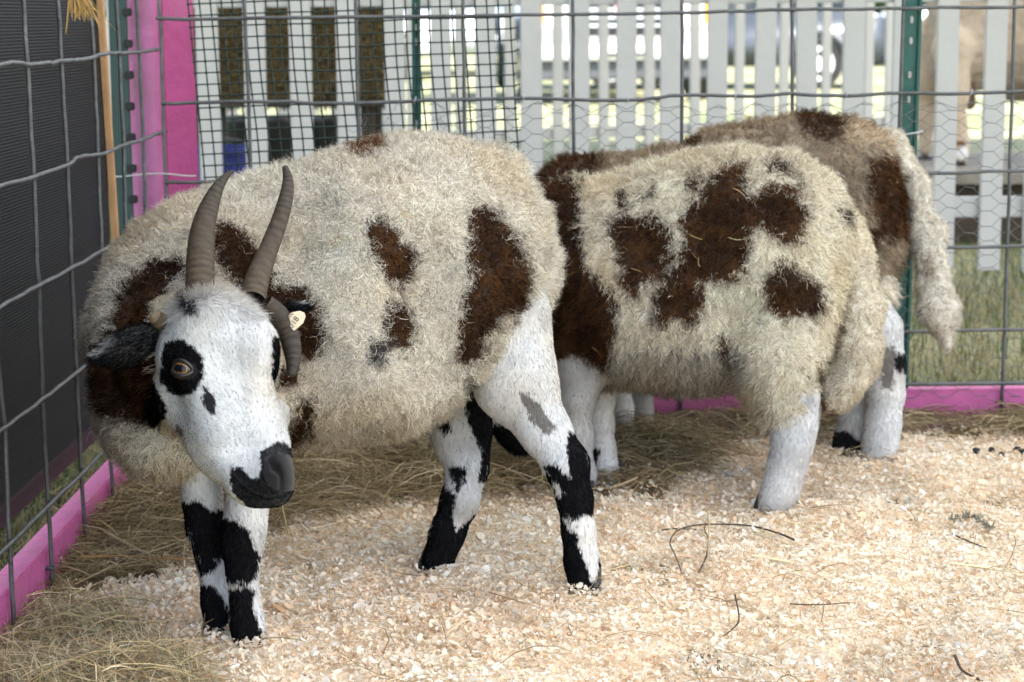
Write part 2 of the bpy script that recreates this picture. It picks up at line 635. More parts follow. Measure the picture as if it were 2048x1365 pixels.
def strands(name, x, y, z, L, W, colr, mat, flat=0.9, K=5, bend=0.5, lift=0.02):
    n = len(x)
    az = rng.uniform(0, 2 * math.pi, n)
    d = np.stack([np.cos(az), np.sin(az), np.zeros(n)], -1)
    el = np.abs(rng.normal(0, 1 - flat, n))
    side0 = np.stack([-np.sin(az), np.cos(az), np.zeros(n)], -1)
    bnd = rng.normal(0, bend, n)
    t = np.linspace(-0.5, 0.5, K)
    pts = np.empty((n, K, 3))
    arch = rng.uniform(-0.3, 1.0, n) * lift
    for k in range(K):
        u = t[k]
        pts[:, k] = np.stack([x, y, z], -1) + d * (u * L)[:, None] + side0 * (bnd * (u * u) * L * 1.5)[:, None]
        pts[:, k, 2] += (u + 0.5) * np.sin(el) * L + arch * (0.25 - u * u) * 4
    s = norm(side0 * rng.uniform(0.3, 1, (n, 1)) + np.array([0, 0, 1.0]) * rng.uniform(-1, 1, (n, 1)))
    w = W[:, None] * np.array([0.7, 1, 1, 0.9, 0.35])[None]
    return ribbons(name, pts, w, s, colr, mat)


def build_hay():
    n = 90000
    x, y = scatter(n, -0.70, 1.35, 1.85, 3.84)
    V = np.stack([x, y, pen_bump(x, y)], -1)
    px, py, _ = proj(V)
    wx, wy = wob(px, py, 24, 0.02, 61)
    a = inpoly(wx, wy, HAYP[0]) | inpoly(wx, wy, HAYP[1])
    c = inpoly(wx, wy, CORN) & (rng.random(n) < 0.6)
    thin = inpoly(px, py, SHAV) & (rng.random(n) < 0.012)
    keep = (a | c | thin) & (px > -80) & (px < 2130)
    x, y, a = x[keep], y[keep], a[keep]
    n = len(x)
    V = np.stack([x, y, np.zeros(n)], -1)
    heap = np.where(a, 0.028 * np.clip(vnoise(V, 5, 71) + 0.6, 0, 2), 0.004)
    # piled higher against the back board and below the near sheep
    heap = heap * np.clip((3.86 - y) / 0.25, 0.25, 1)
    z = pen_bump(x, y) + 0.010 + heap * rng.random(n)
    L = rng.uniform(0.03, 0.13, n)
    W = rng.uniform(0.0007, 0.0018, n)
    pal = np.array([[0.25, 0.185, 0.09], [0.36, 0.275, 0.14], [0.15, 0.10, 0.05], [0.21, 0.18, 0.075], [0.48, 0.40, 0.25]])
    ci = np.searchsorted(np.cumsum([0.32, 0.25, 0.22, 0.13, 0.08]), rng.random(n) * 0.9999)
    lightf = np.where(a, 1.0, 1.55)[:, None]
    o = strands('hay', x, y, z, L, W, np.clip(pal[ci] * lightf * rng.uniform(0.7, 1.2, (n, 1)) * np.array([1, 1, 1.08]), 0, .8), M_straw, flat=0.86, lift=0.018)
    tag(o, 'trampled brown hay strewn along the pen edges and under the sheep', 'hay', kind='stuff')


build_hay()


def blades(name, x, y, z, H, W, colr, lean=0.5, mat=None):
    n = len(x)
    K = 4
    az = rng.uniform(0, 2 * math.pi, n)
    d = np.stack([np.cos(az), np.sin(az), np.zeros(n)], -1)
    ln = np.abs(rng.normal(lean, 0.3, n))
    t = np.linspace(0, 1, K)
    pts = np.empty((n, K, 3))
    for k in range(K):
        u = t[k]
        pts[:, k] = np.stack([x, y, z], -1) + d * (ln * u * u * H)[:, None]
        pts[:, k, 2] += u * H * (1 - 0.35 * np.minimum(ln, 1.5) * u)
    s = np.stack([-np.sin(az), np.cos(az), np.zeros(n)], -1)
    w = W[:, None] * np.array([1, 0.85, 0.6, 0.08])[None]
    return ribbons(name, pts, w, s, colr, mat or M_blade)


def build_grass():
    # meadow behind and beside the pen
    n = 58000
    x = rng.uniform(-1.6, 2.3, n)
    y = 3.93 + rng.uniform(0, 1, n) ** 1.5 * 6.5
    left = rng.random(n) < 0.20
    x = np.where(left, rng.uniform(-1.02, -0.685, n), x)
    y = np.where(left, rng.uniform(2.2, 3.9, n), y)
    V = np.stack([x, y, np.zeros(n)], -1)
    H = rng.uniform(0.025, 0.085, n) * (1 + 0.5 * vnoise(V, 2.5, 5))
    W = rng.uniform(0.0016, 0.0042, n)
    dry = np.clip(0.27 + 0.7 * vnoise(V, 3.2, 91), 0.05, 0.95) + np.where(left, 0.25, 0)
    g = np.array([0.06, 0.10, 0.028]) * rng.uniform(0.6, 1.4, (n, 1))
    dcol = np.array([0.26, 0.21, 0.11]) * rng.uniform(0.6, 1.3, (n, 1))
    isd = (rng.random(n) < dry)[:, None]
    o = blades('grass', x, y, gz(x, y) - 0.012, H, W, np.where(isd, dcol, g), 0.7)
    tag(o, 'short green grass mixed with dry stalks behind the pen fence', 'grass', kind='stuff')
    # dry stubble in the near left corner of the pen
    n = 15000
    x, y = scatter(n, -0.69, -0.25, 1.8, 2.8)
    V = np.stack([x, y, pen_bump(x, y)], -1)
    px, py, _ = proj(V)
    wx, wy = wob(px, py, 30, 0.02, 81)
    k = inpoly(wx, wy, CORN)
    x, y = x[k], y[k]
    n = len(x)
    H = rng.uniform(0.02, 0.065, n)
    W = rng.uniform(0.0007, 0.0016, n)
    isg = (rng.random(n) < 0.13)[:, None]
    c = np.where(isg, np.array([0.12, 0.16, 0.045]), np.array([0.50, 0.43, 0.29])) * rng.uniform(0.5, 1.3, (n, 1))
    o = blades('dry_grass', x, y, pen_bump(x, y), H, W, c, 1.0, M_straw)
    tag(o, 'dry straw coloured grass in the near left corner of the pen', 'grass', kind='stuff')


build_grass()

# ------------------------------------------------------------------ pen walls
ZB = 3.83
LP0 = P(318, 400, ZB)
LP1 = P(47, 130, 2.845)
_d = LP1 - LP0
LDIR = np.array([_d[0], _d[1], 0.0]); LDIR /= np.linalg.norm(LDIR)     # along the left wall, towards the camera
LN = np.array([LDIR[1], -LDIR[0], 0.0])
if LN[0] > 0:
    LN = -LN                                                          # LN points out of the pen (left)
BP0 = P(1184, 500, ZB)
BN = np.array([0.0, 1.0, 0.0])                                        # back wall, normal away from the camera


def PL(px, py, out=0.0):
    return onplane(px, py, LP0 + LN * out, LN)


def PB(px, py, out=0.0):
    return onplane(px, py, BP0 + BN * out, BN)


def curve_px(fn, pts, sub=5, jit=0.0006):
    """smooth 3D polyline through pixel points lying on a wall"""
    w = [np.array(fn(*p)) for p in pts]
    out = []
    for i in range(len(w) - 1):
        p0 = w[max(i - 1, 0)]; p1 = w[i]; p2 = w[i + 1]; p3 = w[min(i + 2, len(w) - 1)]
        for k in range(sub):
            t = k / sub
            out.append(0.5 * ((2 * p1) + (-p0 + p2) * t + (2 * p0 - 5 * p1 + 4 * p2 - p3) * t * t + (-p0 + 3 * p1 - 3 * p2 + p3) * t ** 3))
    out.append(w[-1])
    return [o + rng.normal(size=3) * jit for o in out]


# welded wire panel along the back
WR = 0.0034
back = empty('wire_panel', PB(1184, 800), 'galvanised welded wire panel across the back of the pen', 'wire fence', None)
HB = [[(312, 38), (700, 35), (1040, 31), (1350, 26), (1585, 20), (1820, 17), (2120, 11)],
      [(322, 209), (500, 203), (700, 207), (880, 200), (1040, 197), (1250, 201), (1363, 191), (1500, 193), (1583, 188), (1690, 192), (1800, 186), (1930, 188), (2120, 179)],
      [(330, 365), (520, 364), (800, 362), (1060, 360), (1140, 357), (1500, 353), (1850, 347), (2120, 339)],
      [(338, 512), (800, 507), (1400, 501), (1900, 495), (2120, 489)],
      [(345, 672), (900, 670), (1500, 666), (1790, 664), (2120, 659)],
      [(350, 788), (800, 783), (1300, 778), (1800, 769), (2120, 766)]]
for pts in HB:
    m = MB(); m.tube(curve_px(lambda a, b: PB(a, b, -0.0035), pts), WR, 7)
    m.build('horizontal_wire', M_wire, back, smooth=True)
VB = [[(318, -30), (328, 262), (338, 500), (352, 835)], [(487, -30), (503, 365), (520, 840)], [(710, -30), (718, 290), (735, 840)],
      [(925, -30), (931, 285), (942, 845)], [(1145, -30), (1148, 300), (1152, 845)], [(1364, -30), (1363, 300), (1363, 848)],
      [(1583, -30), (1585, 250), (1577, 845)], [(1808, -30), (1800, 250), (1788, 690), (1784, 835)], [(2031, -30), (2018, 400), (2003, 825)]]
for pts in VB:
    m = MB(); m.tube(curve_px(lambda a, b: PB(a, b, 0.0030), pts), WR, 7)
    m.build('vertical_wire', M_wire, back, smooth=True)
for cx, cy in [(1047, 197), (1256, 200), (1470, 194), (1692, 190), (1942, 186), (830, 201), (1140, 781)]:
    c = PB(cx, cy, -0.0035)
    m = MB(); m.tube([c + np.array([math.sin(a) * 0.002, math.cos(a) * 0.0058, math.sin(a) * 0.0062]) for a in np.linspace(0, 5.2, 9)], 0.0011, 5)
    m.build('wire_clip', M_tie, back, smooth=True)

# welded wire panel along the left
left = empty('wire_panel', PL(100, 1100), 'galvanised wire panel along the left side of the pen before the black sheet', 'wire fence')
HL = [[(-60, 140), (0, 131), (30, 126), (56, 129), (90, 127), (120, 124), (150, 121), (185, 115), (215, 107), (250, 107), (285, 103), (320, 98)],
      [(-60, 392), (0, 373), (67, 354), (134, 331), (150, 318), (165, 313), (200, 309), (240, 294), (290, 278), (330, 263)],
      [(-60, 647), (0, 615), (73, 575), (143, 537), (204, 502), (277, 454), (338, 418)],
      [(-60, 906), (0, 862), (85, 800), (165, 737), (260, 660), (340, 604)],
      [(-60, 1164), (0, 1108), (100, 1010), (219, 891), (345, 766)]]
for pts in HL:
    m = MB(); m.tube(curve_px(lambda a, b: PL(a, b, -0.0065), pts), WR, 7)
    m.build('horizontal_wire', M_wire, left, smooth=True)
VL = [[(-75, -40), (-60, 300), (4, 800), (14, 980), (27, 1258)],
      [(44, -30), (56, 154), (67, 359), (76, 564), (85, 800), (97, 1010), (106, 1172)], [(114, -30), (123, 128), (134, 333), (143, 538), (155, 800), (172, 1096)],
      [(178, -30), (187, 128), (197, 333), (204, 538), (219, 875), (228, 1020)], [(231, -30), (238, 103), (247, 308), (252, 461), (275, 950)],
      [(271, -30), (279, 128), (287, 308), (292, 446), (318, 890)]]
for pts in VL:
    m = MB(); m.tube(curve_px(lambda a, b: PL(a, b), pts), WR, 7)
    m.build('vertical_wire', M_wire, left, smooth=True)
for cx, cy in [(101, 1136), (171, 1076), (320, 97), (329, 263)]:
    c = PL(cx, cy)
    m = MB(); m.tube([c + np.array([math.cos(a) * 0.0062, math.sin(a) * 0.0062, 0.001 * math.sin(3 * a)]) for a in np.linspace(0, 6.28, 11)], 0.0019, 5)
    m.build('wire_knot', M_wire, left, smooth=True)

# pink boards along the ground
lt_a, lt_b = PL(-90, 1197 + 1.068 * 90, 0.006), PL(258, 922, 0.006)
tz = (lt_a[2] + lt_b[2]) / 2
LBH = max(0.05, min(0.12, tz))
e0 = LP0 + LDIR * 0.03 + LN * 0.026
e1 = LP0 + LDIR * 1.9 + LN * 0.026
m = MB()
m.beam((e0[0], e0[1], -0.028), (e1[0], e1[1], -0.020), 0.038, 0.086)
tag(m.build('kick_board', M_pink, bevel=0.003), 'pink painted board on edge along the left side of the pen floor', 'board')
zt = PB(1300, 790, 0.012)[2], PB(2048, 775, 0.012)[2]
b0, b1 = PB(352, 805, 0.03), PB(2300, 770, 0.03)
m = MB()
hz = (zt[0] + zt[1]) / 2
m.beam((b0[0], b0[1], hz / 2 - 0.012), (b1[0], b1[1], hz / 2 - 0.008), 0.038, hz + 0.02)
tag(m.build('kick_board', M_pink, bevel=0.003), 'pink painted board on edge along the back of the pen under the wire', 'board')

# pink corner post, set cornerwise behind the wires
c0 = PB(322, 300, 0.06)
cw = 0.088
post = empty('corner_post', (c0[0] + 0.003, c0[1] + 0.012, 0), 'pink painted square timber post in the back left corner of the pen', 'post')
for sgn, mt_, nm in ((-1, M_pinkfade, 'side_board'), (1, M_magenta, 'front_board')):
    # two boards nailed into a corner: the left one faded, the right one still magenta
    rz = math.radians(-44 if sgn < 0 else 40)
    ln_ = 0.090 if sgn < 0 else 0.068
    cx_ = c0[0] + sgn * ln_ / 2 * math.cos(rz)
    cy_ = c0[1] + 0.0 + sgn * ln_ / 2 * math.sin(rz) + (0.0 if sgn < 0 else 0.0)
    m = MB(); m.box((cx_ + (0.0035 if sgn > 0 else 0.0), cy_ + 0.012 , 0.62), ln_, 0.019, 1.3, rz=rz)
    m.build(nm, mt_, post, bevel=0.002)
M_white2 = M_white

# left: black corrugated sheet, batten, dark green studded post, white board
SHO = 0.055
sh0 = PL(212, 500, SHO)
bot = PL(100, 958, SHO)
zA_, zB_ = PL(0, 1077, SHO)[2], PL(199, 841, SHO)[2]
zb_ = zB_

sheet = empty('corrugated_sheet', (sh0[0], sh0[1] - .5, zb_), 'black corrugated plastic sheet standing behind the left wire panel', 'plastic sheet')
nr = 150
V = []; Q = []
zs = np.linspace(zb_, 1.25, 3)
ribs = np.arange(zb_, 1.25, 0.0012)
A0 = LP0 + LN * SHO
far_t = float(np.dot(PL(207, 150, SHO) - A0, LDIR))
rows = []
for i, zz in enumerate(ribs):
    off = 0.0003 * math.cos(i * math.pi / 2.0)
    a = A0 + LDIR * far_t + LN * off; b = A0 + LDIR * 2.2 + LN * off
    rows.append(((a[0], a[1], zz), (b[0], b[1], zz + 0.02)))
m = MB()
vv = [r[0] for r in rows] + [r[1] for r in rows]
nn = len(rows)
back_o = LN * 0.008
vv += [(r[0][0] + back_o[0], r[0][1] + back_o[1], r[0][2]) for r in (rows[0], rows[-1])] + [(r[1][0] + back_o[0], r[1][1] + back_o[1], r[1][2]) for r in (rows[0], rows[-1])]
ff = [(i, i + 1, nn + i + 1, nn + i) for i in range(nn - 1)]
k0 = 2 * nn
ff += [(k0, k0 + 1, k0 + 3, k0 + 2), (0, nn, k0 + 2, k0), (nn - 1, k0 + 1, k0 + 3, 2 * nn - 1)]
m.add(vv, ff)
m.build('sheet', M_black, sheet)
m = MB()
ra = A0 + LDIR * far_t + LN * 0.003; rb = A0 + LDIR * 2.2 + LN * 0.003
m.beam((ra[0], ra[1], zb_ - 0.012), (rb[0], rb[1], zb_ + 0.008), 0.016, 0.03)
m.build('bottom_rail', simple('dark_plum_trim', (0.03, 0.013, 0.022), 0.5), sheet, bevel=0.002)

ba = PL(199, 200, 0.05)
m = MB()
m.beam(PL(196, -60, 0.05), PL(231, 480, 0.05) + (PL(231, 480, 0.05) - PL(196, -60, 0.05)) * 0.8, 0.012, 0.018, up=(0, 1, 0))
tag(m.build('batten', M_tan, bevel=0.002), 'light brown wooden batten at the edge of the black sheet', 'batten')

# studded dark post beside the batten
pa, pb = PL(233, -60, 0.075), PL(250, 460, 0.075)
pd = (pb - pa) / np.linalg.norm(pb - pa)
stud = empty('studded_post', (pb[0], pb[1], 0), 'dark green steel fence post with a row of black studs beside the pink corner post', 'fence post')
m = MB(); m.beam(pa, pb + pd * 0.5, 0.034, 0.006, up=(0, 1, 0)); m.beam(pa + np.array([0.0, 0.012, 0]), pb + pd * 0.5 + np.array([0.0, 0.012, 0]), 0.005, 0.024, up=(0, 1, 0))
m.build('post_bar', M_darkgreen, stud, bevel=0.001)
for q in np.arange(0.02, 0.62, 0.0575):
    c = pa + pd * q + np.array([0.018, -0.004, 0])
    m = MB(); m.box(c, 0.016, 0.012, 0.015)
    m.build('stud', M_blackrub, stud, bevel=0.002)
m = MB()
w0, w1 = PL(258, -60, 0.11), PL(272, 460, 0.11)
m.beam(w0, w1 + (w1 - w0) * .8, 0.05, 0.015, up=(0, 1, 0))
tag(m.build('white_board', M_white, bevel=0.002), 'narrow white board standing between the studded post and the pink corner post', 'board')

# tie round the corner post
m = MB()
cc = Vector((c0[0] + 0.003, c0[1] + 0.012, 0))
zt_ = PB(300, 352, 0)[2]
ring = []
for a in np.linspace(math.radians(165), math.radians(330), 14):
    ring.append((cc.x + 0.078 * math.cos(a) * (1.25 if math.cos(a) < 0 else 0.95), cc.y + 0.074 * math.sin(a), zt_ + 0.004 * math.sin(a * 3)))
m.tube(ring, 0.0016, 6)
tag(m.build('cable_tie', M_tie, smooth=True), 'white plastic tie looped round the pink corner post', 'cable tie')

# tuft of yellow straw caught at the top of the left panel
n = 130
tt = PL(150, -8, -0.012)
ps = np.empty((n, 5, 3))
spread = rng.normal(0, 1, n)
for k in range(5):
    u = k / 4
    ps[:, k] = tt + np.stack([spread * (0.003 + 0.011 * u) + 0.012 * u, rng.normal(0, .003, n), -u * rng.uniform(0.03, 0.048, n) * (1 + 0.5 * (np.abs(spread) > 1.9))], -1)
ps[:, :, 2] += 0.01
wd = np.full((n, 5), 0.0011); wd[:, 4] = 0.0005
sd = np.tile(np.array([0.9, 0.3, 0.1]), (n, 1))
o = ribbons('straw_tuft', ps, wd, norm(sd + 0.4 * rng.normal(size=(n, 3))), np.array([0.55, 0.36, 0.13]) * rng.uniform(0.6, 1.3, (n, 1)), M_straw)
tag(o, 'tuft of yellow straw hanging from the top of the left wire panel', 'straw')


# chicken wire on the back panel
def build_hex():
    m = MB()
    cs, vp = 0.0330, 0.0268
    x0, x1 = PB(862, 205)[0], PB(2110, 205)[0]
    z1, z0 = PB(1400, 205)[2], PB(1400, 815)[2]
    nc = int((x1 - x0) / cs)
    nrw = int((z1 - z0) / vp)
    yb = BP0[1] + 0.0085

    def pt(c, r, sgn):
        # node at column c, row r; sgn -1/+1 picks the left/right end of the short twist
        x = x0 + c * cs + sgn * 0.0085
        z = z1 - (r + (0.5 if c % 2 else 0)) * vp
        q = np.array([[x * 9, z * 9, 0.0]])
        dx = 0.006 * vnoise(q, 1.0, 5)[0] + 0.002 * vnoise(q, 5.0, 8)[0]
        dz = 0.007 * vnoise(q, 1.0, 6)[0] + 0.002 * vnoise(q, 5.0, 9)[0]
        if r == 0:
            dz -= 0.008 * abs(math.sin(c * 0.50))
        return Vector((x + dx, yb + 0.004 * vnoise(q, 2.0, 7)[0], z + dz))
    cache = {}

    def g(c, r, s):
        k = (c, r, s)
        if k not in cache:
            cache[k] = pt(c, r, s)
        return cache[k]
    for c in range(nc):
        for r in range(nrw):
            a, b = g(c, r, -1), g(c, r, 1)
            m.tube([a, b], 0.00075, 4, cap=False)
            if c + 1 < nc:
                rr = r if c % 2 == 0 else r + 1
                # right end joins the two half-row neighbours of the next column
                up, dn = (r - 1, r) if c % 2 == 0 else (r, r + 1)
                for q in (up, dn):
                    if 0 <= q < nrw:
                        m.tube([b, g(c + 1, q, -1)], 0.0005, 4, cap=False)
    # selvedge wire
    top = [g(c, 0, 0) + Vector((0, 0, 0.004)) for c in range(nc)]
    m.tube(top, 0.0006, 4, cap=False)
    # loose crumpled end on the left
    e = g(0, 0, -1)
    for k in range(46):
        p = e + Vector((rng.uniform(-0.135, 0.02), rng.uniform(-0.01, 0.01), rng.uniform(-0.12, 0.0)))
        q = p + Vector((rng.uniform(-0.02, 0.02), rng.uniform(-0.008, 0.008), rng.uniform(-0.022, 0.022)))
        w = q + Vector((rng.uniform(-0.02, 0.02), rng.uniform(-0.008, 0.008), rng.uniform(-0.022, 0.022)))
        m.tube([p, (p + q) / 2 + Vector((0.003, 0, 0.003)), q, w], 0.0005, 4, cap=False)
    o = m.build('chicken_wire', M_thin, smooth=True)
    tag(o, 'thin hexagonal chicken wire fixed over the back wire panel', 'wire netting')


build_hex()


def build_net():
    m = MB()
    cell = 0.0208
    yb = BP0[1] + 0.016
    pL, pR = PB(372, -12, 0.016), PB(1033, -12, 0.016)
    nc = int((pR[0] - pL[0]) / cell) + 1
    nr = 21
    sl = 0.066

    def pt(c, r):
        q = np.array([[c * 0.15, r * 0.15, 0.0]])
        cx = pL[0] + c * cell + r * cell * sl + 0.004 * vnoise(q, 1.0, 15)[0]
        zz = pL[2] - r * cell * 1.0 + c * cell * 0.028 + 0.0035 * vnoise(q, 1.0, 16)[0]
        return Vector((cx, yb + 0.004 * vnoise(q, 1.0, 17)[0], zz))
    g = [[pt(c, r) for r in range(nr)] for c in range(nc)]
    for c in range(nc):
        m.tube(g[c], 0.0015, 5, cap=False)
    for r in range(nr):
        row = [g[c][r] for c in range(nc)]
        end = row[-1] + Vector((rng.uniform(0.004, 0.014), 0, rng.uniform(0.0, 0.004)))
        m.tube(row + [end], 0.0014, 5, cap=False)
    for c in range(nc):
        for r in range(nr):
            p = g[c][r]
            s = 0.0036
            m.add([p + Vector((s, 0, 0)), p + Vector((0, -0.0016, s)), p + Vector((-s, 0, 0)), p + Vector((0, -0.0016, -s)), p + Vector((0, -0.0022, 0)), p + Vector((0, 0.0018, 0))],
                  [(0, 1, 4), (1, 2, 4), (2, 3, 4), (3, 0, 4), (1, 0, 5), (2, 1, 5), (3, 2, 5), (0, 3, 5)])
    o = m.build('plastic_netting', M_net, smooth=True)
    tag(o, 'dark green square plastic netting hung on the left half of the back fence', 'netting')


build_net()


def t_post(x_px_top, x_px_bot, y_bot, w, out, label, dz, marks):
    a, b = PB(x_px_top, -60, out), PB(x_px_bot, y_bot, out)
    d = (b - a) / np.linalg.norm(b - a)
    r = empty('steel_post', (b[0], b[1], 0), label, 'fence post', 'green steel posts of the back fence')
    L = (a[2] + 0.02) / -d[2]
    e = a + d * L
    m = MB()
    m.beam(a, e, w, 0.005, up=(0, 1, 0))
    m.beam(a + np.array([0, 0.016, 0]), e + np.array([0, 0.016, 0]), 0.006, 0.026, up=(0, 1, 0))
    m.beam(a + np.array([-w / 2 + 0.003, -0.006, 0]), e + np.array([-w / 2 + 0.003, -0.006, 0]), 0.006, 0.009, up=(0, 1, 0))
    m.beam(a + np.array([w / 2 - 0.003, -0.006, 0]), e + np.array([w / 2 - 0.003, -0.006, 0]), 0.006, 0.009, up=(0, 1, 0))
    m.build('post_bar', M_green, r, bevel=0.0012)
    for q in marks:
        c = a + d * q
        m = MB(); m.box(c + np.array([0, -0.0045, 0]), 0.0065, 0.004, 0.013)
        m.build('stud', M_tie if dz else M_white, r, bevel=0.0015)
    return r


t_post(832, 834, 260, 0.016, 0.045, 'narrow green steel post with pale studs behind the plastic netting', 0, [0.065, 0.105, 0.13, 0.28])
t_post(1826, 1803, 560, 0.036, 0.035, 'broad green steel post with punched holes behind the right part of the wire panel', 1, [0.09, 0.128, 0.19, 0.235])
m = MB()
ta, tb = PB(1802, 271, -0.003), PB(1846, 263, 0.010)
m.tube([ta + np.array([0, .02, 0]), ta, (ta + tb) / 2 + np.array([0, -0.004, 0]), tb, tb + np.array([0, .03, 0])], 0.0017, 6)
tag(m.build('cable_tie', M_tie, smooth=True), 'white plastic tie round the broad green steel post', 'cable tie')

# ------------------------------------------------------------------ picket fences
def picket_fence(x0, x1, y0, y1, period, pw, pt_, z0, h, rails, label, phase=0.0, jitter=0.004):
    f = empty('picket_fence', ((x0 + x1) / 2, (y0 + y1) / 2, 0), label, 'fence')
    dx, dy = x1 - x0, y1 - y0
    L = math.hypot(dx, dy)
    ang = math.atan2(dy, dx)
    ux = np.array([dx / L, dy / L, 0.0]); un = np.array([-dy / L, dx / L, 0.0])
    k = int(L / period)
    for i in range(k + 1):
        q = np.array([x0, y0, 0.0]) + ux * (i * period + phase + rng.uniform(-jitter, jitter))
        w = pw * rng.uniform(0.95, 1.06)
        zz = z0 + rng.uniform(-0.008, 0.008)
        m = MB()
        poly = [(-w / 2, 0), (w / 2, 0), (w / 2, h - w * 0.5), (w * 0.16, h), (-w * 0.16, h), (-w / 2, h - w * 0.5)]
        lean = rng.normal(0, 0.006)
        uy = np.array([ux[0] * lean, ux[1] * lean, 1.0])
        m.prism(poly, q + np.array([0, 0, zz]) - un * pt_ / 2, ux, uy, un, pt_)
        m.build('picket', M_white, f, bevel=0.0025)
    for rz_, rh in rails:
        a = np.array([x0, y0, rz_]) + un * (pt_ / 2 + 0.019) - ux * 0.03
        b = np.array([x1, y1, rz_]) + un * (pt_ / 2 + 0.019) + ux * 0.03
        m = MB(); m.beam(a, b, 0.036, rh); m.build('rail', M_white, f, bevel=0.003)
    return f


ZN = 5.55
pa_ = P(420 - 92 * 2, 300, ZN); pb_ = P(2083 + 92, 300, ZN)
per = (pb_[0] - pa_[0]) / 21.05
zb_n = P(1880, 549, ZN)[2]
rail_z = P(1900, 420, ZN)[2]
picket_fence(pa_[0], pb_[0], pa_[1], pa_[1] + 0.02, per, 0.0555, 0.017, zb_n, 0.98, [(rail_z, 0.055), (0.80, 0.055)], 'white picket fence standing close behind the pen')
fa, fb = P(330, 284, 9.2), P(1850, 252, 10.6)
fq = P(1372, 100, 9.2 + (10.6 - 9.2) * (1372 - 330) / (1850 - 330.0))
fph = (math.hypot(fq[0] - fa[0], fq[1] - fa[1])) % 0.121
picket_fence(fa[0], fb[0], fa[1], fb[1], 0.121, 0.050, 0.018, 0.05, 0.95, [((fa[2] + fb[2]) / 2, 0.055), (0.80, 0.055)], 'second white picket fence farther back in front of the car park', fph, 0.002)
# ------------------------------------------------------------------ tent roof over the pens
def tent():
    r = empty('tent_roof', (0, 4, 2.7), 'white fabric roof of the show tent over the pens', 'tent')
    m = MB()
    x0, x1, y0, y1, ze, zr = -6.0, 5.2, 0.05, 11.5, 2.75, 3.6
    xm = (x0 + x1) / 2
    m.add([(x0, y0, ze), (xm, y0, zr), (x1, y0, ze), (x0, y1, ze), (xm, y1, zr), (x1, y1, ze)], [(0, 1, 4, 3), (1, 2, 5, 4)])
    m.build('canopy', M_canvas, r)
    for px_, py_ in [(x0, y0), (x1, y0), (x0, y1), (x1, y1)]:
        m = MB(); m.tube([(px_, py_, -0.3), (px_, py_, ze)], 0.03, 8); m.build('pole', M_wire, r, smooth=True)


tent()


# ------------------------------------------------------------------ hay bales on a stand, tubs
def hay_bale(c, sx, sy, sz, label):
    r = empty('hay_bale', (c[0], c[1], c[2] - sz / 2), label, 'hay bale', 'hay bales on the stand')
    m = MB(); m.box(c, sx, sy, sz)
    o = m.build('packed_hay', simple('packed_hay', (0.062, 0.044, 0.019), 0.95, 0, 0.5, 22, 0.8, 60), r, bevel=0.03)
    n = 5200
    face = rng.integers(0, 4, n)
    u, v = rng.uniform(-.5, .5, n), rng.uniform(-.5, .5, n)
    p = np.empty((n, 3))
    p[:, 0] = np.where(face == 2, np.sign(u) * sx / 2, u * sx)
    p[:, 1] = np.where(face == 2, v * sy, np.where(face == 3, v * sy, -sy / 2 - 0.004))
    p[:, 2] = np.where(face == 2, rng.uniform(-.5, .5, n) * sz, np.where(face == 3, -sz / 2, v * sz))
    p += np.array(c)
    L = rng.uniform(0.03, 0.11, n)
    d = norm(rng.normal(size=(n, 3)) * np.array([1, 0.35, 0.5]))
    K = 4
    ps = p[:, None] + d[:, None] * (np.linspace(-.5, .5, K)[None, :, None] * L[:, None, None])
    ps[:, :, 1] -= 0.010 * rng.random((n, 1))
    ps[:, -1, 2] -= 0.012
    pal = np.array([[0.12, 0.085, 0.032], [0.20, 0.145, 0.06], [0.06, 0.042, 0.018]])[rng.integers(0, 3, n)]
    rb = ribbons('loose_stalks', ps, np.full((n, K), 0.0022), norm(np.cross(d, np.array([0, -1.0, 0])) + 0.2 * rng.normal(size=(n, 3))), pal * rng.uniform(.6, 1.2, (n, 1)), M_straw, parent=r)
    m = MB()
    for q in (-0.25, 0.25):
        m.tube([(c[0] + q * sx, c[1] - sy / 2 - 0.006, c[2] - sz / 2), (c[0] + q * sx, c[1] - sy / 2 - 0.006, c[2] + sz / 2)], 0.003, 5)
    m.build('twine', simple('baling_twine', (0.10, 0.06, 0.03), 0.8), r)


ZH = 6.35
hl, hr = P(372, 203, ZH), P(764, 203, ZH)
zt0 = hl[2]
bw = (hr[0] - hl[0]) / 2 - 0.004
labs = ['left of two brown hay bales behind the netted part of the white picket fence', 'right of two brown hay bales behind the netted part of the white picket fence']
for i in range(2):
    hay_bale((hl[0] + bw * (i + 0.5) + 0.008 * i, hl[1] + 0.24, zt0 + 0.235), bw, 0.44, 0.45, labs[i])
stand = empty('hay_stand', (hl[0] + bw, hl[1] + 0.24, 0), 'dark wooden stand that carries the two hay bales', 'stand')
m = MB(); m.box((hl[0] + bw, hl[1] + 0.24, zt0 - 0.012), bw * 2 + 0.03, 0.5, 0.018)
M_dwood = simple('dark_wood', (0.05, 0.035, 0.022), 0.8, 0, 0.3, 12, 0.3)
m.build('board', M_dwood, stand, bevel=0.003)
for dx in (-bw + 0.04, bw - 0.04):
    for dy in (0.04, 0.44):
        m = MB(); m.box((hl[0] + bw + dx, hl[1] + dy, (zt0 - 0.021) / 2 - 0.01), 0.04, 0.04, zt0 - 0.021 + 0.02)
        m.build('leg', M_dwood, stand, bevel=0.003)


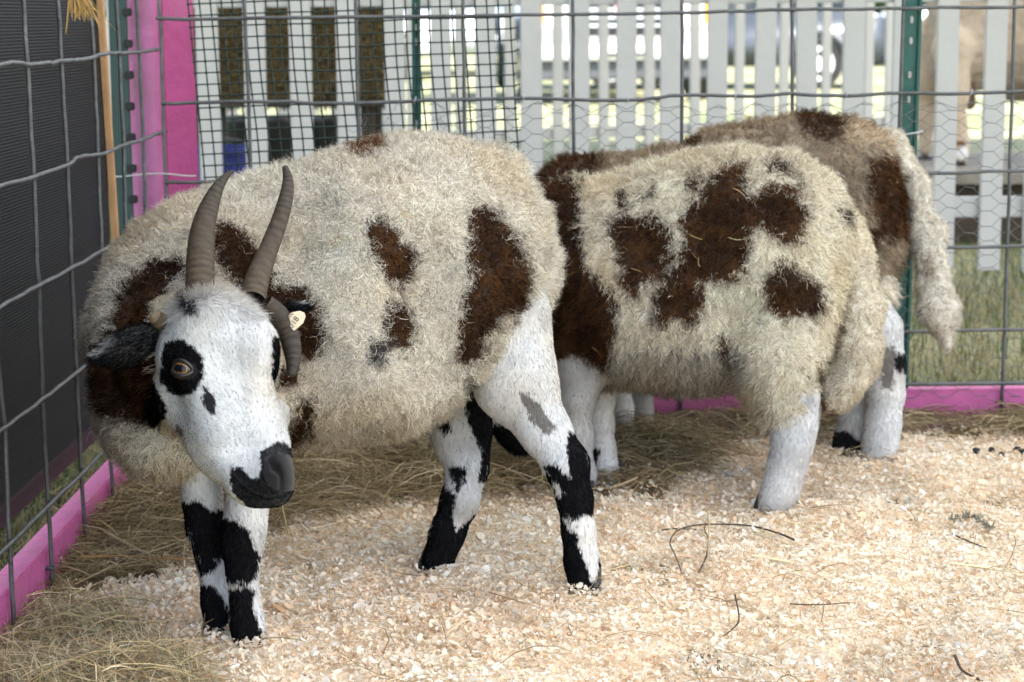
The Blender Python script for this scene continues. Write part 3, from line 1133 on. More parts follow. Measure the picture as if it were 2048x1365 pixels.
def tub(name, cx, cy, z0, rw, rt, h, mat, label, cat, lid=None):
    r = empty(name, (cx, cy, z0), label, cat)
    m = MB()
    n = 28
    prof = [(0, rw * 0.98), (0.004, rw), (h, rt), (h + 0.004, rt + 0.012), (h + 0.022, rt + 0.012), (h + 0.022, rt - 0.006), (0.01, rw - 0.008)]
    vs = []
    for z, rr in prof:
        for k in range(n):
            vs.append((cx + rr * math.cos(2 * math.pi * k / n), cy + rr * math.sin(2 * math.pi * k / n), z0 + z))
    fs = [(i * n + k, i * n + (k + 1) % n, (i + 1) * n + (k + 1) % n, (i + 1) * n + k) for i in range(len(prof) - 1) for k in range(n)]
    fs += [tuple(range(n - 1, -1, -1)), tuple((len(prof) - 1) * n + k for k in range(n))]
    m.add(vs, fs)
    m.build('bucket_body', mat, r, smooth=False)
    m = MB()
    m.tube([(cx + (rt + 0.014) * math.cos(a), cy + (rt + .014) * math.sin(a) * 0.4 - 0.02, z0 + h - 0.05 * math.sin(a)) for a in np.linspace(math.pi, 2 * math.pi, 12)], 0.003, 5)
    m.build('handle', M_wire, r, smooth=True)
    if lid:
        m = MB(); m.tube([(cx, cy, z0 + h + 0.022), (cx, cy, z0 + h + 0.034)], rt + 0.012, 28); m.build('lid', lid, r)


bl = P(448, 330, 6.1)
tub('bucket', bl[0], bl[1] + 0.05, 0.0, 0.075, 0.088, P(448, 296, 6.1)[2] - 0.022, M_blue, 'dark blue bucket standing behind the picket fence below the hay bales', 'bucket')
for i, (qx, lab) in enumerate([(494, 'left of three black feed tubs under the hay stand'), (556, 'middle of three black feed tubs under the hay stand'), (664, 'right of three black feed tubs under the hay stand')]):
    t0, t1 = P(qx, 232, 7.4), P(qx, 268, 7.4)
    r = empty('feed_tub', (t0[0], t0[1], 0), lab, 'feed tub', 'black feed tubs under the hay stand')
    m = MB()
    n = 20
    vs = []
    zz = [(0.0, 0.066), (t0[2] - 0.02, 0.078), (t0[2], 0.084), (t0[2], 0.076), (0.02, 0.06)]
    for z, rr in zz:
        vs += [(t0[0] + rr * math.cos(2 * math.pi * k / n), t0[1] + rr * math.sin(2 * math.pi * k / n), z) for k in range(n)]
    fs = [(a * n + k, a * n + (k + 1) % n, (a + 1) * n + (k + 1) % n, (a + 1) * n + k) for a in range(len(zz) - 1) for k in range(n)]
    fs += [tuple(range(n - 1, -1, -1)), tuple((len(zz) - 1) * n + k for k in range(n))]
    m.add(vs, fs)
    m.build('tub_shell', M_blackp, r, smooth=True)

# ------------------------------------------------------------------ vehicles in the car park
M_carwhite = simple('white_car_paint', (0.75, 0.76, 0.78), 0.25, 0, 0.02, 2)
M_cardark = simple('dark_grey_car_paint', (0.055, 0.065, 0.08), 0.22, 0.3, 0.05, 2)
M_carsilver = simple('pale_silver_car_paint', (0.55, 0.60, 0.66), 0.25, 0.2, 0.03, 2)
M_glass = simple('dark_window_glass', (0.03, 0.04, 0.05), 0.08, 0, 0.05, 2)
M_chrome = simple('chrome', (0.7, 0.7, 0.72), 0.15, 0.9, 0.05, 5)
M_tyre = simple('tyre_rubber', (0.02, 0.02, 0.021), 0.85)
M_trim = simple('grey_plastic_trim', (0.06, 0.065, 0.075), 0.6)
M_lamp = simple('clear_lamp', (0.8, 0.8, 0.82), 0.1)
M_amber = simple('amber_lamp', (0.9, 0.30, 0.02), 0.2)
M_red = simple('red_lamp', (0.65, 0.02, 0.02), 0.2)


def vehicle(label, cat, x, y, heading, body, prof, cab, W, wheels, R, rim, front=None, rear=None, skirt=None):
    """prof / cab: side outlines (u along the car, z); the car's nose points along heading"""
    z0 = float(gz(x, y))
    ux = Vector((math.cos(heading), math.sin(heading), 0))
    uw = Vector((-math.sin(heading), math.cos(heading), 0))
    uz = Vector((0, 0, 1))
    r = empty('parked_car' if cat == 'car' else 'pickup_truck', (x, y, z0), label, cat, 'vehicles in the car park')
    o = Vector((x, y, z0))
    m = MB(); m.prism(prof, o - uw * W / 2, ux, uz, uw, W)
    m.build('body', body, r, bevel=0.05, seg=3, smooth=True)
    m = MB(); m.prism(cab, o - uw * (W / 2 - 0.09), ux, uz, uw, W - 0.18)
    m.build('cabin', body, r, bevel=0.05, seg=3, smooth=True)
    us = [p[0] for p in cab]; zs_ = [p[1] for p in cab]
    cu, cz = sum(us) / len(us), min(zs_)
    win = [(cu + (u - cu) * 0.86, cz + 0.05 + (z - cz) * 0.80) for u, z in cab]
    for s in (-1, 1):
        m = MB(); m.prism(win, o + uw * s * (W / 2 - 0.088) - uw * 0.004, ux, uz, uw, 0.012)
        m.build('side_window', M_glass, r)
    for u in wheels:
        for s in (-1, 1):
            c = o + ux * u + uw * s * (W / 2 - 0.10) + uz * R
            m = MB(); m.tube([c - uw * 0.11, c - uw * 0.09, c + uw * 0.09, c + uw * 0.11], [R * 0.92, R, R, R * 0.92], 28)
            w = m.build('wheel', M_tyre, r)
            m = MB()
            m.tube([c + uw * s * 0.095, c + uw * s * 0.116], R * 0.66, 24)
            w2 = m.build('rim', rim, w)
            for k in range(5):
                a = 2 * math.pi * (k + .5) / 5
                dd = ux * math.cos(a) + uz * math.sin(a)
                m = MB()
                m.tube([c + uw * s * 0.117 + dd * R * 0.40, c + uw * s * 0.119 + dd * R * 0.40], R * 0.13, 8)
                m.build('rim_opening', M_blackrub, w)
            # wheel arch
            m = MB()
            ring = [c + uw * s * 0.085 + (ux * math.cos(a) + uz * math.sin(a)) * (R + 0.07) for a in np.linspace(0.0, math.pi, 14)]
            m.tube(ring, 0.055, 6)
            m.build('wheel_arch', M_trim, r, smooth=True)

    def plate(name, mat, u, w0, w1, za, zb, t=0.03, bev=0.008):
        m = MB()
        m.prism([(w0, za), (w1, za), (w1, zb), (w0, zb)], o + ux * u, uw, uz, ux, t)
        return m.build(name, mat, r, bevel=bev)
    return r, plate


# white pickup facing the pen
pk = P(1232, 195, 21.5)
hd = math.radians(-90 + 4)
r, plate = vehicle('white pickup truck facing the pen with a black barred grille', 'pickup truck', pk[0], pk[1] + 0.6, hd, M_carwhite,
                   [(0.95, 0.50), (0.95, 1.08), (0.85, 1.16), (-0.45, 1.24), (-4.6, 1.20), (-4.6, 0.5)],
                   [(-0.4, 1.22), (-1.0, 1.84), (-2.5, 1.86), (-2.75, 1.22)], 2.0, (0.0, -3.6), 0.39, M_chrome)
g = plate('grille', M_blackp, 0.952, -0.56, 0.56, 0.70, 1.06)
for zz in (0.79, 0.87, 0.95):
    m = MB()
    o_ = Vector((pk[0], pk[1] + 0.6, float(gz(pk[0], pk[1] + .6))))
    ux = Vector((math.cos(hd), math.sin(hd), 0)); uw = Vector((-math.sin(hd), math.cos(hd), 0))
    m.prism([(-0.55, zz), (0.55, zz), (0.55, zz + 0.020), (-0.55, zz + 0.035)], o_ + ux * 0.984, uw, Vector((0, 0, 1)), ux, 0.012)
    m.build('bar', M_carsilver, g)
m = MB(); m.prism([(-0.11, 0.90), (0.11, 0.90), (0.11, 1.0), (-0.11, 1.0)], o_ + ux * 0.998, uw, Vector((0, 0, 1)), ux, 0.012); m.build('badge', simple('pale_red_badge', (0.75, 0.45, 0.45), 0.3), g, bevel=0.004)
for s in (-1, 1):
    h = plate('headlight', M_lamp, 0.952, s * 0.76 - 0.17, s * 0.76 + 0.17, 0.78, 1.05)
    m = MB(); m.prism([(s * 0.85 - 0.035, 0.82), (s * 0.85 + 0.035, 0.82), (s * 0.85 + 0.035, 1.02), (s * 0.85 - 0.035, 1.02)], o_ + ux * 0.984, uw, Vector((0, 0, 1)), ux, 0.01); m.build('indicator', M_amber, h)
plate('bumper', M_carwhite, 0.955, -1.0, 1.0, 0.46, 0.62, 0.12, 0.03)
plate('lower_grille', M_trim, 0.93, -0.95, 0.95, 0.26, 0.455, 0.07, 0.02)
plate('number_plate', M_blackp, 1.077, -0.2, 0.2, 0.50, 0.535, 0.006, 0.002)
plate('windscreen', M_glass, -0.62, -0.8, 0.8, 1.32, 1.74, 0.02)

# dark car seen from behind its left quarter
dk = P(1650, 190, 27.4)
hd = math.radians(172)
r, plate = vehicle('dark grey car parked beside the white pickup with pale spoked wheels and red rear lights', 'car', dk[0] - 1.32, dk[1] + 0.9, hd, M_cardark,
                   [(2.2, 0.30), (2.25, 0.66), (2.0, 0.85), (0.9, 0.98), (-2.0, 1.02), (-2.2, 0.9), (-2.2, 0.30)],
                   [(0.95, 0.96), (0.2, 1.46), (-1.4, 1.48), (-2.05, 1.0)], 1.8, (1.38, -1.32), 0.34, M_carwhite)
plate('tail_light', M_red, -2.235, 0.50, 0.86, 0.72, 0.92)
plate('tail_light', M_red, -2.235, -0.86, -0.50, 0.72, 0.92)
plate('rear_reflector', M_red, -2.24, 0.45, 0.82, 0.40, 0.48)
plate('rear_reflector', M_red, -2.24, -0.82, -0.45, 0.40, 0.48)
plate('rear_bumper', M_trim, -2.25, -0.88, 0.88, 0.28, 0.40, 0.06, 0.01)
plate('boot_panel', M_carwhite, -2.225, -0.5, 0.5, 0.72, 0.95)

# pale car farther left
sv = P(930, 135, 33.0)
hd = math.radians(172)
r, plate = vehicle('pale silver car parked farther away left of the white pickup', 'car', sv[0] - 0.3, sv[1] + 1.0, hd, M_carsilver,
                   [(2.2, 0.32), (2.25, 0.72), (1.9, 0.92), (0.9, 1.02), (-2.1, 1.06), (-2.2, 0.9), (-2.2, 0.32)],
                   [(0.95, 1.0), (0.3, 1.6), (-1.9, 1.62), (-2.15, 1.0)], 1.8, (1.38, -1.32), 0.34, M_chrome)
plate('tail_light', M_red, -2.235, 0.6, 0.86, 0.75, 0.98)
plate('tail_light', M_red, -2.235, -0.86, -0.6, 0.75, 0.98)
sv = P(660, 150, 31.0)
hd = math.radians(8)
r, plate = vehicle('white car parked far behind the hay bales', 'car', sv[0] - 0.6, sv[1] + 1.0, hd, M_carwhite,
                   [(2.2, 0.32), (2.25, 0.72), (1.9, 0.92), (0.9, 1.02), (-2.1, 1.06), (-2.2, 0.9), (-2.2, 0.32)],
                   [(0.95, 1.0), (0.3, 1.6), (-1.9, 1.62), (-2.15, 1.0)], 1.8, (1.38, -1.32), 0.34, M_chrome)
sv = P(1960, 120, 36.0)
hd = math.radians(185)
r, plate = vehicle('white car parked at the far right behind the tan pony', 'car', sv[0] + 0.6, sv[1] + 1.0, hd, M_carwhite,
                   [(2.2, 0.32), (2.25, 0.72), (1.9, 0.92), (0.9, 1.02), (-2.1, 1.06), (-2.2, 0.9), (-2.2, 0.32)],
                   [(0.95, 1.0), (0.3, 1.6), (-1.9, 1.62), (-2.15, 1.0)], 1.8, (1.38, -1.32), 0.34, M_chrome)


# ------------------------------------------------------------------ far trees
def tree_line():
    n = 26000
    x = rng.uniform(-60, 60, n)
    top = 5.5 + 2.5 * vnoise(np.stack([x, x * 0, x * 0], -1), 0.16, 3) + 1.2 * vnoise(np.stack([x, x * 0, x * 0], -1), 0.6, 4)
    y = 95 + rng.normal(0, 2.2, n)
    z = gz(x, y) + top * rng.random(n) ** 0.8
    p = np.stack([x, y, z], -1)
    K = 3
    d = rand_unit(n)
    L = rng.uniform(0.3, 0.9, n)
    ps = p[:, None] + d[:, None] * (np.linspace(-.5, .5, K)[None, :, None] * L[:, None, None])
    cl = np.array([0.045, 0.085, 0.03]) * rng.uniform(0.5, 1.5, (n, 1))
    o = ribbons('tree_line', ps, L[:, None] * np.array([0.2, 0.6, 0.1])[None], norm(np.cross(d, rand_unit(n))), cl, M_blade)
    tag(o, 'far line of green trees beyond the car park', 'trees', kind='stuff')


tree_line()
# ------------------------------------------------------------------ implicit bodies
def E(px, py, Z, rx, ry, rz, rot=0.0):
    """ellipsoid; rx, ry in photo pixels at depth Z, rz in metres; rot in the picture plane"""
    c = P(px, py, Z)
    a = math.radians(rot)
    u = CR * math.cos(a) + CU * math.sin(a)
    v = -CR * math.sin(a) + CU * math.cos(a)
    return ('E', c, np.stack([u, v, CB]), np.array([rx * Z / F, ry * Z / F, rz]))


def L(*nodes):
    """chain of round cones through (px, py, Z, r_px)"""
    q = [(P(a, b, Z), r * Z / F) for a, b, Z, r in nodes]
    return [('C', q[i][0], q[i + 1][0], q[i][1], q[i + 1][1]) for i in range(len(q) - 1)]


def prim_bbox(p, m):
    if p[0] == 'E':
        R = p[3].max() + m
        return p[1] - R, p[1] + R
    lo = np.minimum(p[1] - p[3], p[2] - p[4]); hi = np.maximum(p[1] + p[3], p[2] + p[4])
    return lo - m, hi + m


def prim_d(p, X):
    if p[0] == 'E':
        q = (X - p[1]) @ p[2].T
        k0 = np.linalg.norm(q / p[3], axis=-1)
        k1 = np.linalg.norm(q / (p[3] ** 2), axis=-1)
        return k0 * (k0 - 1.0) / np.maximum(k1, 1e-6)
    a, b, r1, r2 = p[1:5]
    ba = b - a
    t = np.clip(((X - a) @ ba) / np.dot(ba, ba), 0, 1)
    return np.linalg.norm(X - a - t[..., None] * ba, axis=-1) - (r1 + (r2 - r1) * t)


def smin(a, b, k):
    h = np.maximum(k - np.abs(a - b), 0) / k
    return np.minimum(a, b) - h * h * k * 0.25


class Body:
    def __init__(s):
        s.items = []          # (op, prim, k, group)

    def add(s, prims, group, k=0.03, op='+'):
        if isinstance(prims, tuple):
            prims = [prims]
        for p in prims:
            s.items.append((op, p, k, group))

    def field(s, X):
        D = np.full(len(X), 9.0)
        best = np.full(len(X), 9.0)
        grp = np.zeros(len(X), int)
        for op, p, k, g in s.items:
            d = prim_d(p, X)
            if op == '+':
                D = smin(D, d, k)
                c = d < best
                best = np.where(c, d, best); grp = np.where(c, g, grp)
            else:
                D = -smin(-D, d, k)
        return D, grp

    def mesh(s, h):
        los, his = zip(*[prim_bbox(p, 0.02) for op, p, k, g in s.items if op == '+'])
        lo = np.min(los, 0); hi = np.max(his, 0)
        n = np.ceil((hi - lo) / h).astype(int) + 1
        D = np.full(n, 1.0, np.float32)
        ax = [lo[i] + h * np.arange(n[i]) for i in range(3)]
        for op, p, k, g in s.items:
            a, b = prim_bbox(p, 0.06 + k)
            i0 = np.clip(((a - lo) / h).astype(int), 0, n - 1); i1 = np.clip(((b - lo) / h).astype(int) + 2, 1, n)
            sl = tuple(slice(i0[i], i1[i]) for i in range(3))
            X = np.stack(np.meshgrid(*[ax[i][sl[i]] for i in range(3)], indexing='ij'), -1)
            sh = X.shape[:3]
            d = prim_d(p, X.reshape(-1, 3)).reshape(sh).astype(np.float32)
            if op == '+':
                D[sl] = smin(D[sl], d, k)
            else:
                D[sl] = -smin(-D[sl], d, k)
        return surface_nets(D, lo, h)

    def normals(s, V, e=0.002):
        g = np.empty_like(V)
        for i in range(3):
            o = np.zeros(3); o[i] = e
            g[:, i] = s.field(V + o)[0] - s.field(V - o)[0]
        return norm(g)


def surface_nets(D, lo, h):
    S = D < 0
    nx, ny, nz = D.shape
    cnt = np.zeros((nx - 1, ny - 1, nz - 1), np.int8)
    for dx in (0, 1):
        for dy in (0, 1):
            for dz in (0, 1):
                cnt += S[dx:nx - 1 + dx, dy:ny - 1 + dy, dz:nz - 1 + dz]
    I = np.argwhere((cnt > 0) & (cnt < 8))
    acc = np.zeros((len(I), 3)); num = np.zeros(len(I))
    cor = [(a, b, c) for a in (0, 1) for b in (0, 1) for c in (0, 1)]
    for a in cor:
        for b in cor:
            if sum(abs(a[i] - b[i]) for i in range(3)) == 1 and a < b:
                da = D[I[:, 0] + a[0], I[:, 1] + a[1], I[:, 2] + a[2]]
                db = D[I[:, 0] + b[0], I[:, 1] + b[1], I[:, 2] + b[2]]
                m = (da < 0) != (db < 0)
                t = np.where(m, da / np.where(m, da - db, 1), 0)
                pa, pb = np.array(a, float), np.array(b, float)
                acc += np.where(m[:, None], pa + t[:, None] * (pb - pa), 0)
                num += m
    V = lo + h * (I + acc / num[:, None])
    idx = np.full(cnt.shape, -1, np.int64)
    idx[I[:, 0], I[:, 1], I[:, 2]] = np.arange(len(I))
    Q = []
    for axis in range(3):
        o = [0, 0, 0]; o[axis] = 1
        A = S[:nx - o[0], :ny - o[1], :nz - o[2]]
        B = S[o[0]:, o[1]:, o[2]:]
        for flip, M_ in ((False, A & ~B), (True, ~A & B)):
            e = np.argwhere(M_)
            u, v = [(1, 2), (2, 0), (0, 1)][axis]
            ok = (e[:, u] > 0) & (e[:, v] > 0) & (e[:, u] < D.shape[u] - 1) & (e[:, v] < D.shape[v] - 1)
            e = e[ok]
            def at(du, dv):
                k = e.copy(); k[:, u] -= du; k[:, v] -= dv
                return idx[k[:, 0], k[:, 1], k[:, 2]]
            q = np.stack([at(1, 1), at(0, 1), at(0, 0), at(1, 0)], -1)
            if flip:
                q = q[:, ::-1]
            Q.append(q)
    Q = np.concatenate(Q)
    return V, Q[(Q >= 0).all(1)]


def sample_surface(V, Q, n, weight):
    T = np.concatenate([Q[:, [0, 1, 2]], Q[:, [0, 2, 3]]])
    a, b, c = V[T[:, 0]], V[T[:, 1]], V[T[:, 2]]
    nn = np.cross(b - a, c - a)
    ar = np.linalg.norm(nn, axis=1) * 0.5
    fn = norm(nn)
    w = ar * weight((a + b + c) / 3, fn)
    i = rng.choice(len(T), n, p=w / w.sum())
    r1 = np.sqrt(rng.random(n))[:, None]; r2 = rng.random(n)[:, None]
    return a[i] * (1 - r1) + b[i] * r1 * (1 - r2) + c[i] * r1 * r2


def face_w(ctr, fn):
    v = norm(CP - ctr)
    return np.where((fn * v).sum(-1) > -0.35, 1.0, 0.30)


def paint(X, grp, base, polys, amp=5.0, s=0.05, seed=3, mix=0.35):
    """pigment at points X: base colour per group, then coat patches (outline traced per region of the animal)"""
    px, py, Z = proj(X)
    q = np.stack([px, py, np.zeros_like(px)], -1)
    wx = px + amp * vnoise(q, s, seed) + amp * vnoise(q, s * 4, seed + 1) + rng.normal(0, amp * mix, len(px))
    wy = py + amp * vnoise(q, s, seed + 2) + amp * vnoise(q, s * 4, seed + 3) + rng.normal(0, amp * mix, len(px))
    c = np.zeros((len(X), 3))
    for g, b in base.items():
        c[grp == g] = b
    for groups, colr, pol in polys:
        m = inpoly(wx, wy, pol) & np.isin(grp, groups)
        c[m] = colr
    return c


def clumps(R, n_seed):
    n_seed = max(4, min(n_seed, len(R) // 3))
    ids = rng.choice(len(R), n_seed, replace=False)
    kd = KDTree(n_seed)
    for j, i in enumerate(ids):
        kd.insert(R[i], j)
    kd.balance()
    near = np.fromiter((kd.find(r)[1] for r in R), int, len(R))
    return ids[near]


def hay_bits(anchors, seed):
    """bits of hay and chaff caught in a fleece"""
    R = np.array([a for a, b in anchors]); N = np.array([b for a, b in anchors])
    n = len(R)
    d = norm(rng.normal(size=(n, 3))); d = norm(d - N * (d * N).sum(-1, keepdims=True) + N * rng.normal(0, 0.15, (n, 1)))
    L_ = rng.uniform(0.006, 0.030, n)
    t = np.linspace(-.5, .5, 5)
    s = np.cross(d, N)
    bend = rng.normal(0, .35, n)
    pts = (R + N * 0.012)[:, None] + d[:, None] * (t[None, :, None] * L_[:, None, None]) + s[:, None] * ((t ** 2)[None, :, None] * (bend * L_)[:, None, None] * 1.5)
    pal = np.array([[0.42, 0.30, 0.13], [0.28, 0.19, 0.08], [0.60, 0.48, 0.28], [0.20, 0.10, 0.05]])[rng.integers(0, 4, n)]
    return pts, norm(s + 0.4 * rng.normal(size=(n, 3))), pal


BITS = []


def fleece(name, body, parent, R, N, colr, ln, width, droop, clump, curl, K=5, lay=None, layamt=0.0, rough=0.35, mat=None, nsoft=0.82, nseed=None):
    """locks of wool or hair growing from roots R along normals N"""
    n = len(R)
    ln = np.broadcast_to(ln, (n,)) * rng.uniform(0.7, 1.2, n)
    d = N + rough * rng.normal(size=(n, 3)) * 0.5 + np.array([0, 0, -1.0]) * droop
    if lay is not None:
        d = d * (1 - layamt) + lay * layamt
    d = norm(d)
    # keep the fibre outside the skin
    dn = (d * N).sum(-1, keepdims=True)
    d = norm(d + N * np.clip(0.18 - dn, 0, None))
    cid = clumps(R, nseed or int(n / 28))
    cd = d[cid]
    t = np.linspace(0, 1, K)
    s1 = norm(np.cross(d, rand_unit(n)))
    s2 = np.cross(d, s1)
    ph = rng.uniform(0, 6.28, n) * (1 - clump) + (hash3(cid, cid * 0, cid * 0, 5) * 6.28) * clump
    fr = rng.uniform(5.5, 10.0, n)
    pts = np.empty((n, K, 3))
    tipc = R[cid] + norm(cd + np.array([0, 0, -1.0]) * droop * 0.4) * ln[:, None]
    for k in range(K):
        u = t[k]
        own = R + d * (ln * u)[:, None] + np.array([0, 0, -1.0]) * (droop * 0.35 * ln * u * u)[:, None]
        toc = R + (tipc - R) * u
        w = clump * u ** 1.3
        q = own * (1 - w) + toc * w
        q = q + (s1 * np.cos(ph + fr * u)[:, None] + s2 * np.sin(ph + fr * u)[:, None]) * (curl * u)
        pts[:, k] = q
    pts += 0.0
    prof = np.interp(t, [0, 0.3, 0.75, 1.0], [0.9, 1.0, 0.8, 0.12])
    wv = width * rng.uniform(0.7, 1.3, (n, 1)) * prof[None]
    view = norm(CP - R)
    side = norm(np.cross(d, N + 0.7 * rng.normal(size=(n, 3))))
    tan = norm(np.gradient(pts, axis=1))
    fl = np.cross(np.repeat(side[:, None], K, 1), tan)
    fl = fl * np.sign((fl * N[:, None]).sum(-1, keepdims=True) + 1e-6)
    nr = norm(N[:, None] * nsoft + norm(fl) * (1 - nsoft) + 0.12 * rng.normal(size=(n, 1, 3)))
    tipf = np.linspace(0.0, 1.0, K)[None, :, None]
    C = colr[:, None, :] * (1 + 0 * tipf)
    return ribbons(name, pts, wv, side, C, mat or M_wool, parent=parent, nrm=nr)


CREAM = np.array([0.87, 0.805, 0.70]); DKB = np.array([0.058, 0.029, 0.0155]); BLK = np.array([0.010, 0.010, 0.011])
WHT = np.array([0.80, 0.80, 0.80]); GREY = np.array([0.22, 0.205, 0.19]); RUST = np.array([0.17, 0.080, 0.034])


def hit(body, px, py, z0=1.9):
    """depth at which the view line through a photo pixel first meets a body"""
    d = ray(px, py)
    Z = z0
    for _ in range(160):
        v = float(body.field((CP + d * Z)[None])[0][0])
        if v < 0.0004:
            break
        Z += v * 0.8
    return Z


def vary_wool(c, R, amp=0.12, seed=0, rust=0.5):
    """natural unevenness of the staple: dirt, yellowing, sun-bleached brown tips"""
    c = c.copy()
    lum = c.mean(1)
    a = vnoise(R, 9, seed); b = vnoise(R, 32, seed + 1); d = vnoise(R, 110, seed + 2)
    light = lum > 0.3
    f = 1 + amp * (0.5 * a + 0.5 * b + 0.5 * d)
    c *= f[:, None]
    yel = np.clip(vnoise(R, 14, seed + 3) + 0.1, 0, 1) * light
    c *= 1 - yel[:, None] * np.array([0.02, 0.07, 0.15])
    dirt = np.clip(vnoise(R, 22, seed + 5) - 0.30, 0, 1) * light
    c *= 1 - 0.38 * dirt[:, None]
    dark = (lum < 0.15) & (c[:, 0] > c[:, 2] * 1.8)
    r = (np.clip(0.8 * b + 0.6 * d + 0.5 * a + 0.12 + 0.25 * rng.normal(size=len(c)), 0, 1) * rust)[:, None]
    c = np.where(dark[:, None], c * (1 - r) + RUST * r, c)
    c *= rng.uniform(0.88, 1.1, (len(c), 1))
    return np.clip(c, 0.0015, 0.92)


def finish_body(name, body, V, Q, root, base, polys, amp, seed):
    D, grp = body.field(V)
    lump = np.isin(grp, [0, 3])
    N = body.normals(V)
    bump = 0.0035 * vnoise(V, 38, seed) + 0.005 * vnoise(V, 18, seed + 1)
    V2 = V + N * (bump * lump)[:, None]
    c = paint(V, grp, base, polys, amp, seed=seed)
    c = vary_wool(c, V, 0.1, seed)
    o = mesh_np(name, V2, quads=Q, mat=M_skin, parent=root, col=c, nrm=N)
    return o, grp


# groups: 0 wool, 1 near legs, 2 far legs, 3 tail, 4 head, 5 neck wool under the head
def zg(px, py):
    return depth(G(px, py))


def leg(body, nodes, group, hoof_y=None):
    body.add(L(*nodes), group, 0.02)


M_hoof = simple('dark_hoof', (0.012, 0.011, 0.010), 0.5, 0, 0.3, 60)
M_horn, _nt, _b = newmat('ridged_horn')
_N, _L = _nt.nodes, _nt.links
_at = _N.new('ShaderNodeVertexColor'); _at.layer_name = 'Col'
_L.new(_at.outputs['Color'], _b.inputs['Base Color'])
_tc = _N.new('ShaderNodeTexCoord'); _nz = _N.new('ShaderNodeTexNoise'); _nz.inputs['Scale'].default_value = 220
_L.new(_tc.outputs['Object'], _nz.inputs['Vector'])
_bp = _N.new('ShaderNodeBump'); _bp.inputs['Strength'].default_value = 0.3; _bp.inputs['Distance'].default_value = 0.002
_L.new(_nz.outputs['Fac'], _bp.inputs['Height']); _L.new(_bp.outputs['Normal'], _b.inputs['Normal'])
_b.inputs['Roughness'].default_value = 0.58; _b.inputs['Specular IOR Level'].default_value = 0.3


def horn(nodes, parent, colr, tipcol, ridges=22, seed=0, flat=0.85):
    """nodes: (px, py, Z, r_px); smooth tapering ridged horn"""
    pts = np.array([np.append(P(a, b, Z), r * Z / F) for a, b, Z, r in nodes])
    m = 90
    out = []
    k = len(pts)
    for i in range(m):
        s = i / (m - 1) * (k - 1)
        j = min(int(s), k - 2); t = s - j
        p0 = pts[max(j - 1, 0)]; p1 = pts[j]; p2 = pts[j + 1]; p3 = pts[min(j + 2, k - 1)]
        out.append(0.5 * ((2 * p1) + (-p0 + p2) * t + (2 * p0 - 5 * p1 + 4 * p2 - p3) * t * t + (-p0 + 3 * p1 - 3 * p2 + p3) * t ** 3))
    out = np.array(out)
    c, r = out[:, :3], np.maximum(out[:, 3], 0.0008)
    tan = norm(np.gradient(c, axis=0))
    u = norm(np.cross(tan, CB[None]))
    w = np.cross(tan, u)
    n = 22
    V, C = [], []
    tt = np.linspace(0, 1, m)
    ph_ = tt * ridges * 6.28 + 3.0 * vnoise(np.stack([tt * 7 + seed, tt * 0, tt * 0], -1), 1.0, 7)
    am_ = 0.6 + 0.6 * vnoise(np.stack([tt * 13 + seed, tt * 0, tt * 0], -1), 1.0, 9)
    rid = 1 + 0.028 * am_ * np.sin(ph_) * np.clip(1.15 - tt * 1.2, 0, 1)
    for i in range(m):
        for a in range(n):
            th = 2 * math.pi * a / n
            V.append(c[i] + (u[i] * math.cos(th) + w[i] * math.sin(th) * flat) * r[i] * rid[i])
            f = tt[i]
            cc = np.array(colr) * (1 - f) + np.array(tipcol) * f
            st = 1 + 0.50 * am_[i] * math.sin(ph_[i]) + 0.14 * math.sin(f * 61 + a) + 0.12 * math.sin(f * 143 + 2 * a)
            C.append(np.clip(cc * st, 0.005, 0.6))
    V = np.array(V); C = np.array(C)
    i = (np.arange(m - 1) * n)[:, None]; a = np.arange(n)[None]
    Qd = np.stack([i + a, i + (a + 1) % n, i + n + (a + 1) % n, i + n + a], -1).reshape(-1, 4)
    tip = len(V)
    V = np.vstack([V, c[-1] + tan[-1] * r[-1] * 0.6]); C = np.vstack([C, C[-1]])
    T = np.array([[(m - 1) * n + a, (m - 1) * n + (a + 1) % n, tip] for a in range(n)])
    return mesh_np('horn', V, quads=Qd, tris=T, mat=M_horn, parent=parent, col=C)


def hoof(px, py, Z, r, parent, toe=(-0.8, -0.5)):
    """cloven hoof: two claws side by side, toe pointing along the ground direction toe"""
    o = G(px, py)
    o = np.array([o[0], o[1], 0.0])
    t = np.array([toe[0], toe[1], 0.0]); t /= np.linalg.norm(t)
    s = np.array([-t[1], t[0], 0.0])
    R = r * Z / F
    m = MB()
    for k in (-1, 1):
        c = o + s * k * R * 0.50
        prof = [(0.0, 1.0, 0.92), (0.012, 0.97, 0.9), (0.024, 0.86, 0.84), (0.034, 0.74, 0.8)]
        n = 14
        vs = []
        for z, f, g in prof:
            for q in range(n):
                a = 2 * math.pi * q / n
                fx = math.cos(a) * R * 0.95 * f + (0.12 * R if math.cos(a) > 0.5 else 0)
                vs.append(c + t * (fx - z * 0.35) + s * math.sin(a) * R * 0.50 * g + np.array([0, 0, 0.002 + z]))
        fs = [(i * n + q, i * n + (q + 1) % n, (i + 1) * n + (q + 1) % n, (i + 1) * n + q) for i in range(3) for q in range(n)]
        fs += [tuple(range(n - 1, -1, -1)), tuple(3 * n + q for q in range(n))]
        m.add(vs, fs)
    return m.build('hoof', M_hoof, parent, smooth=True)


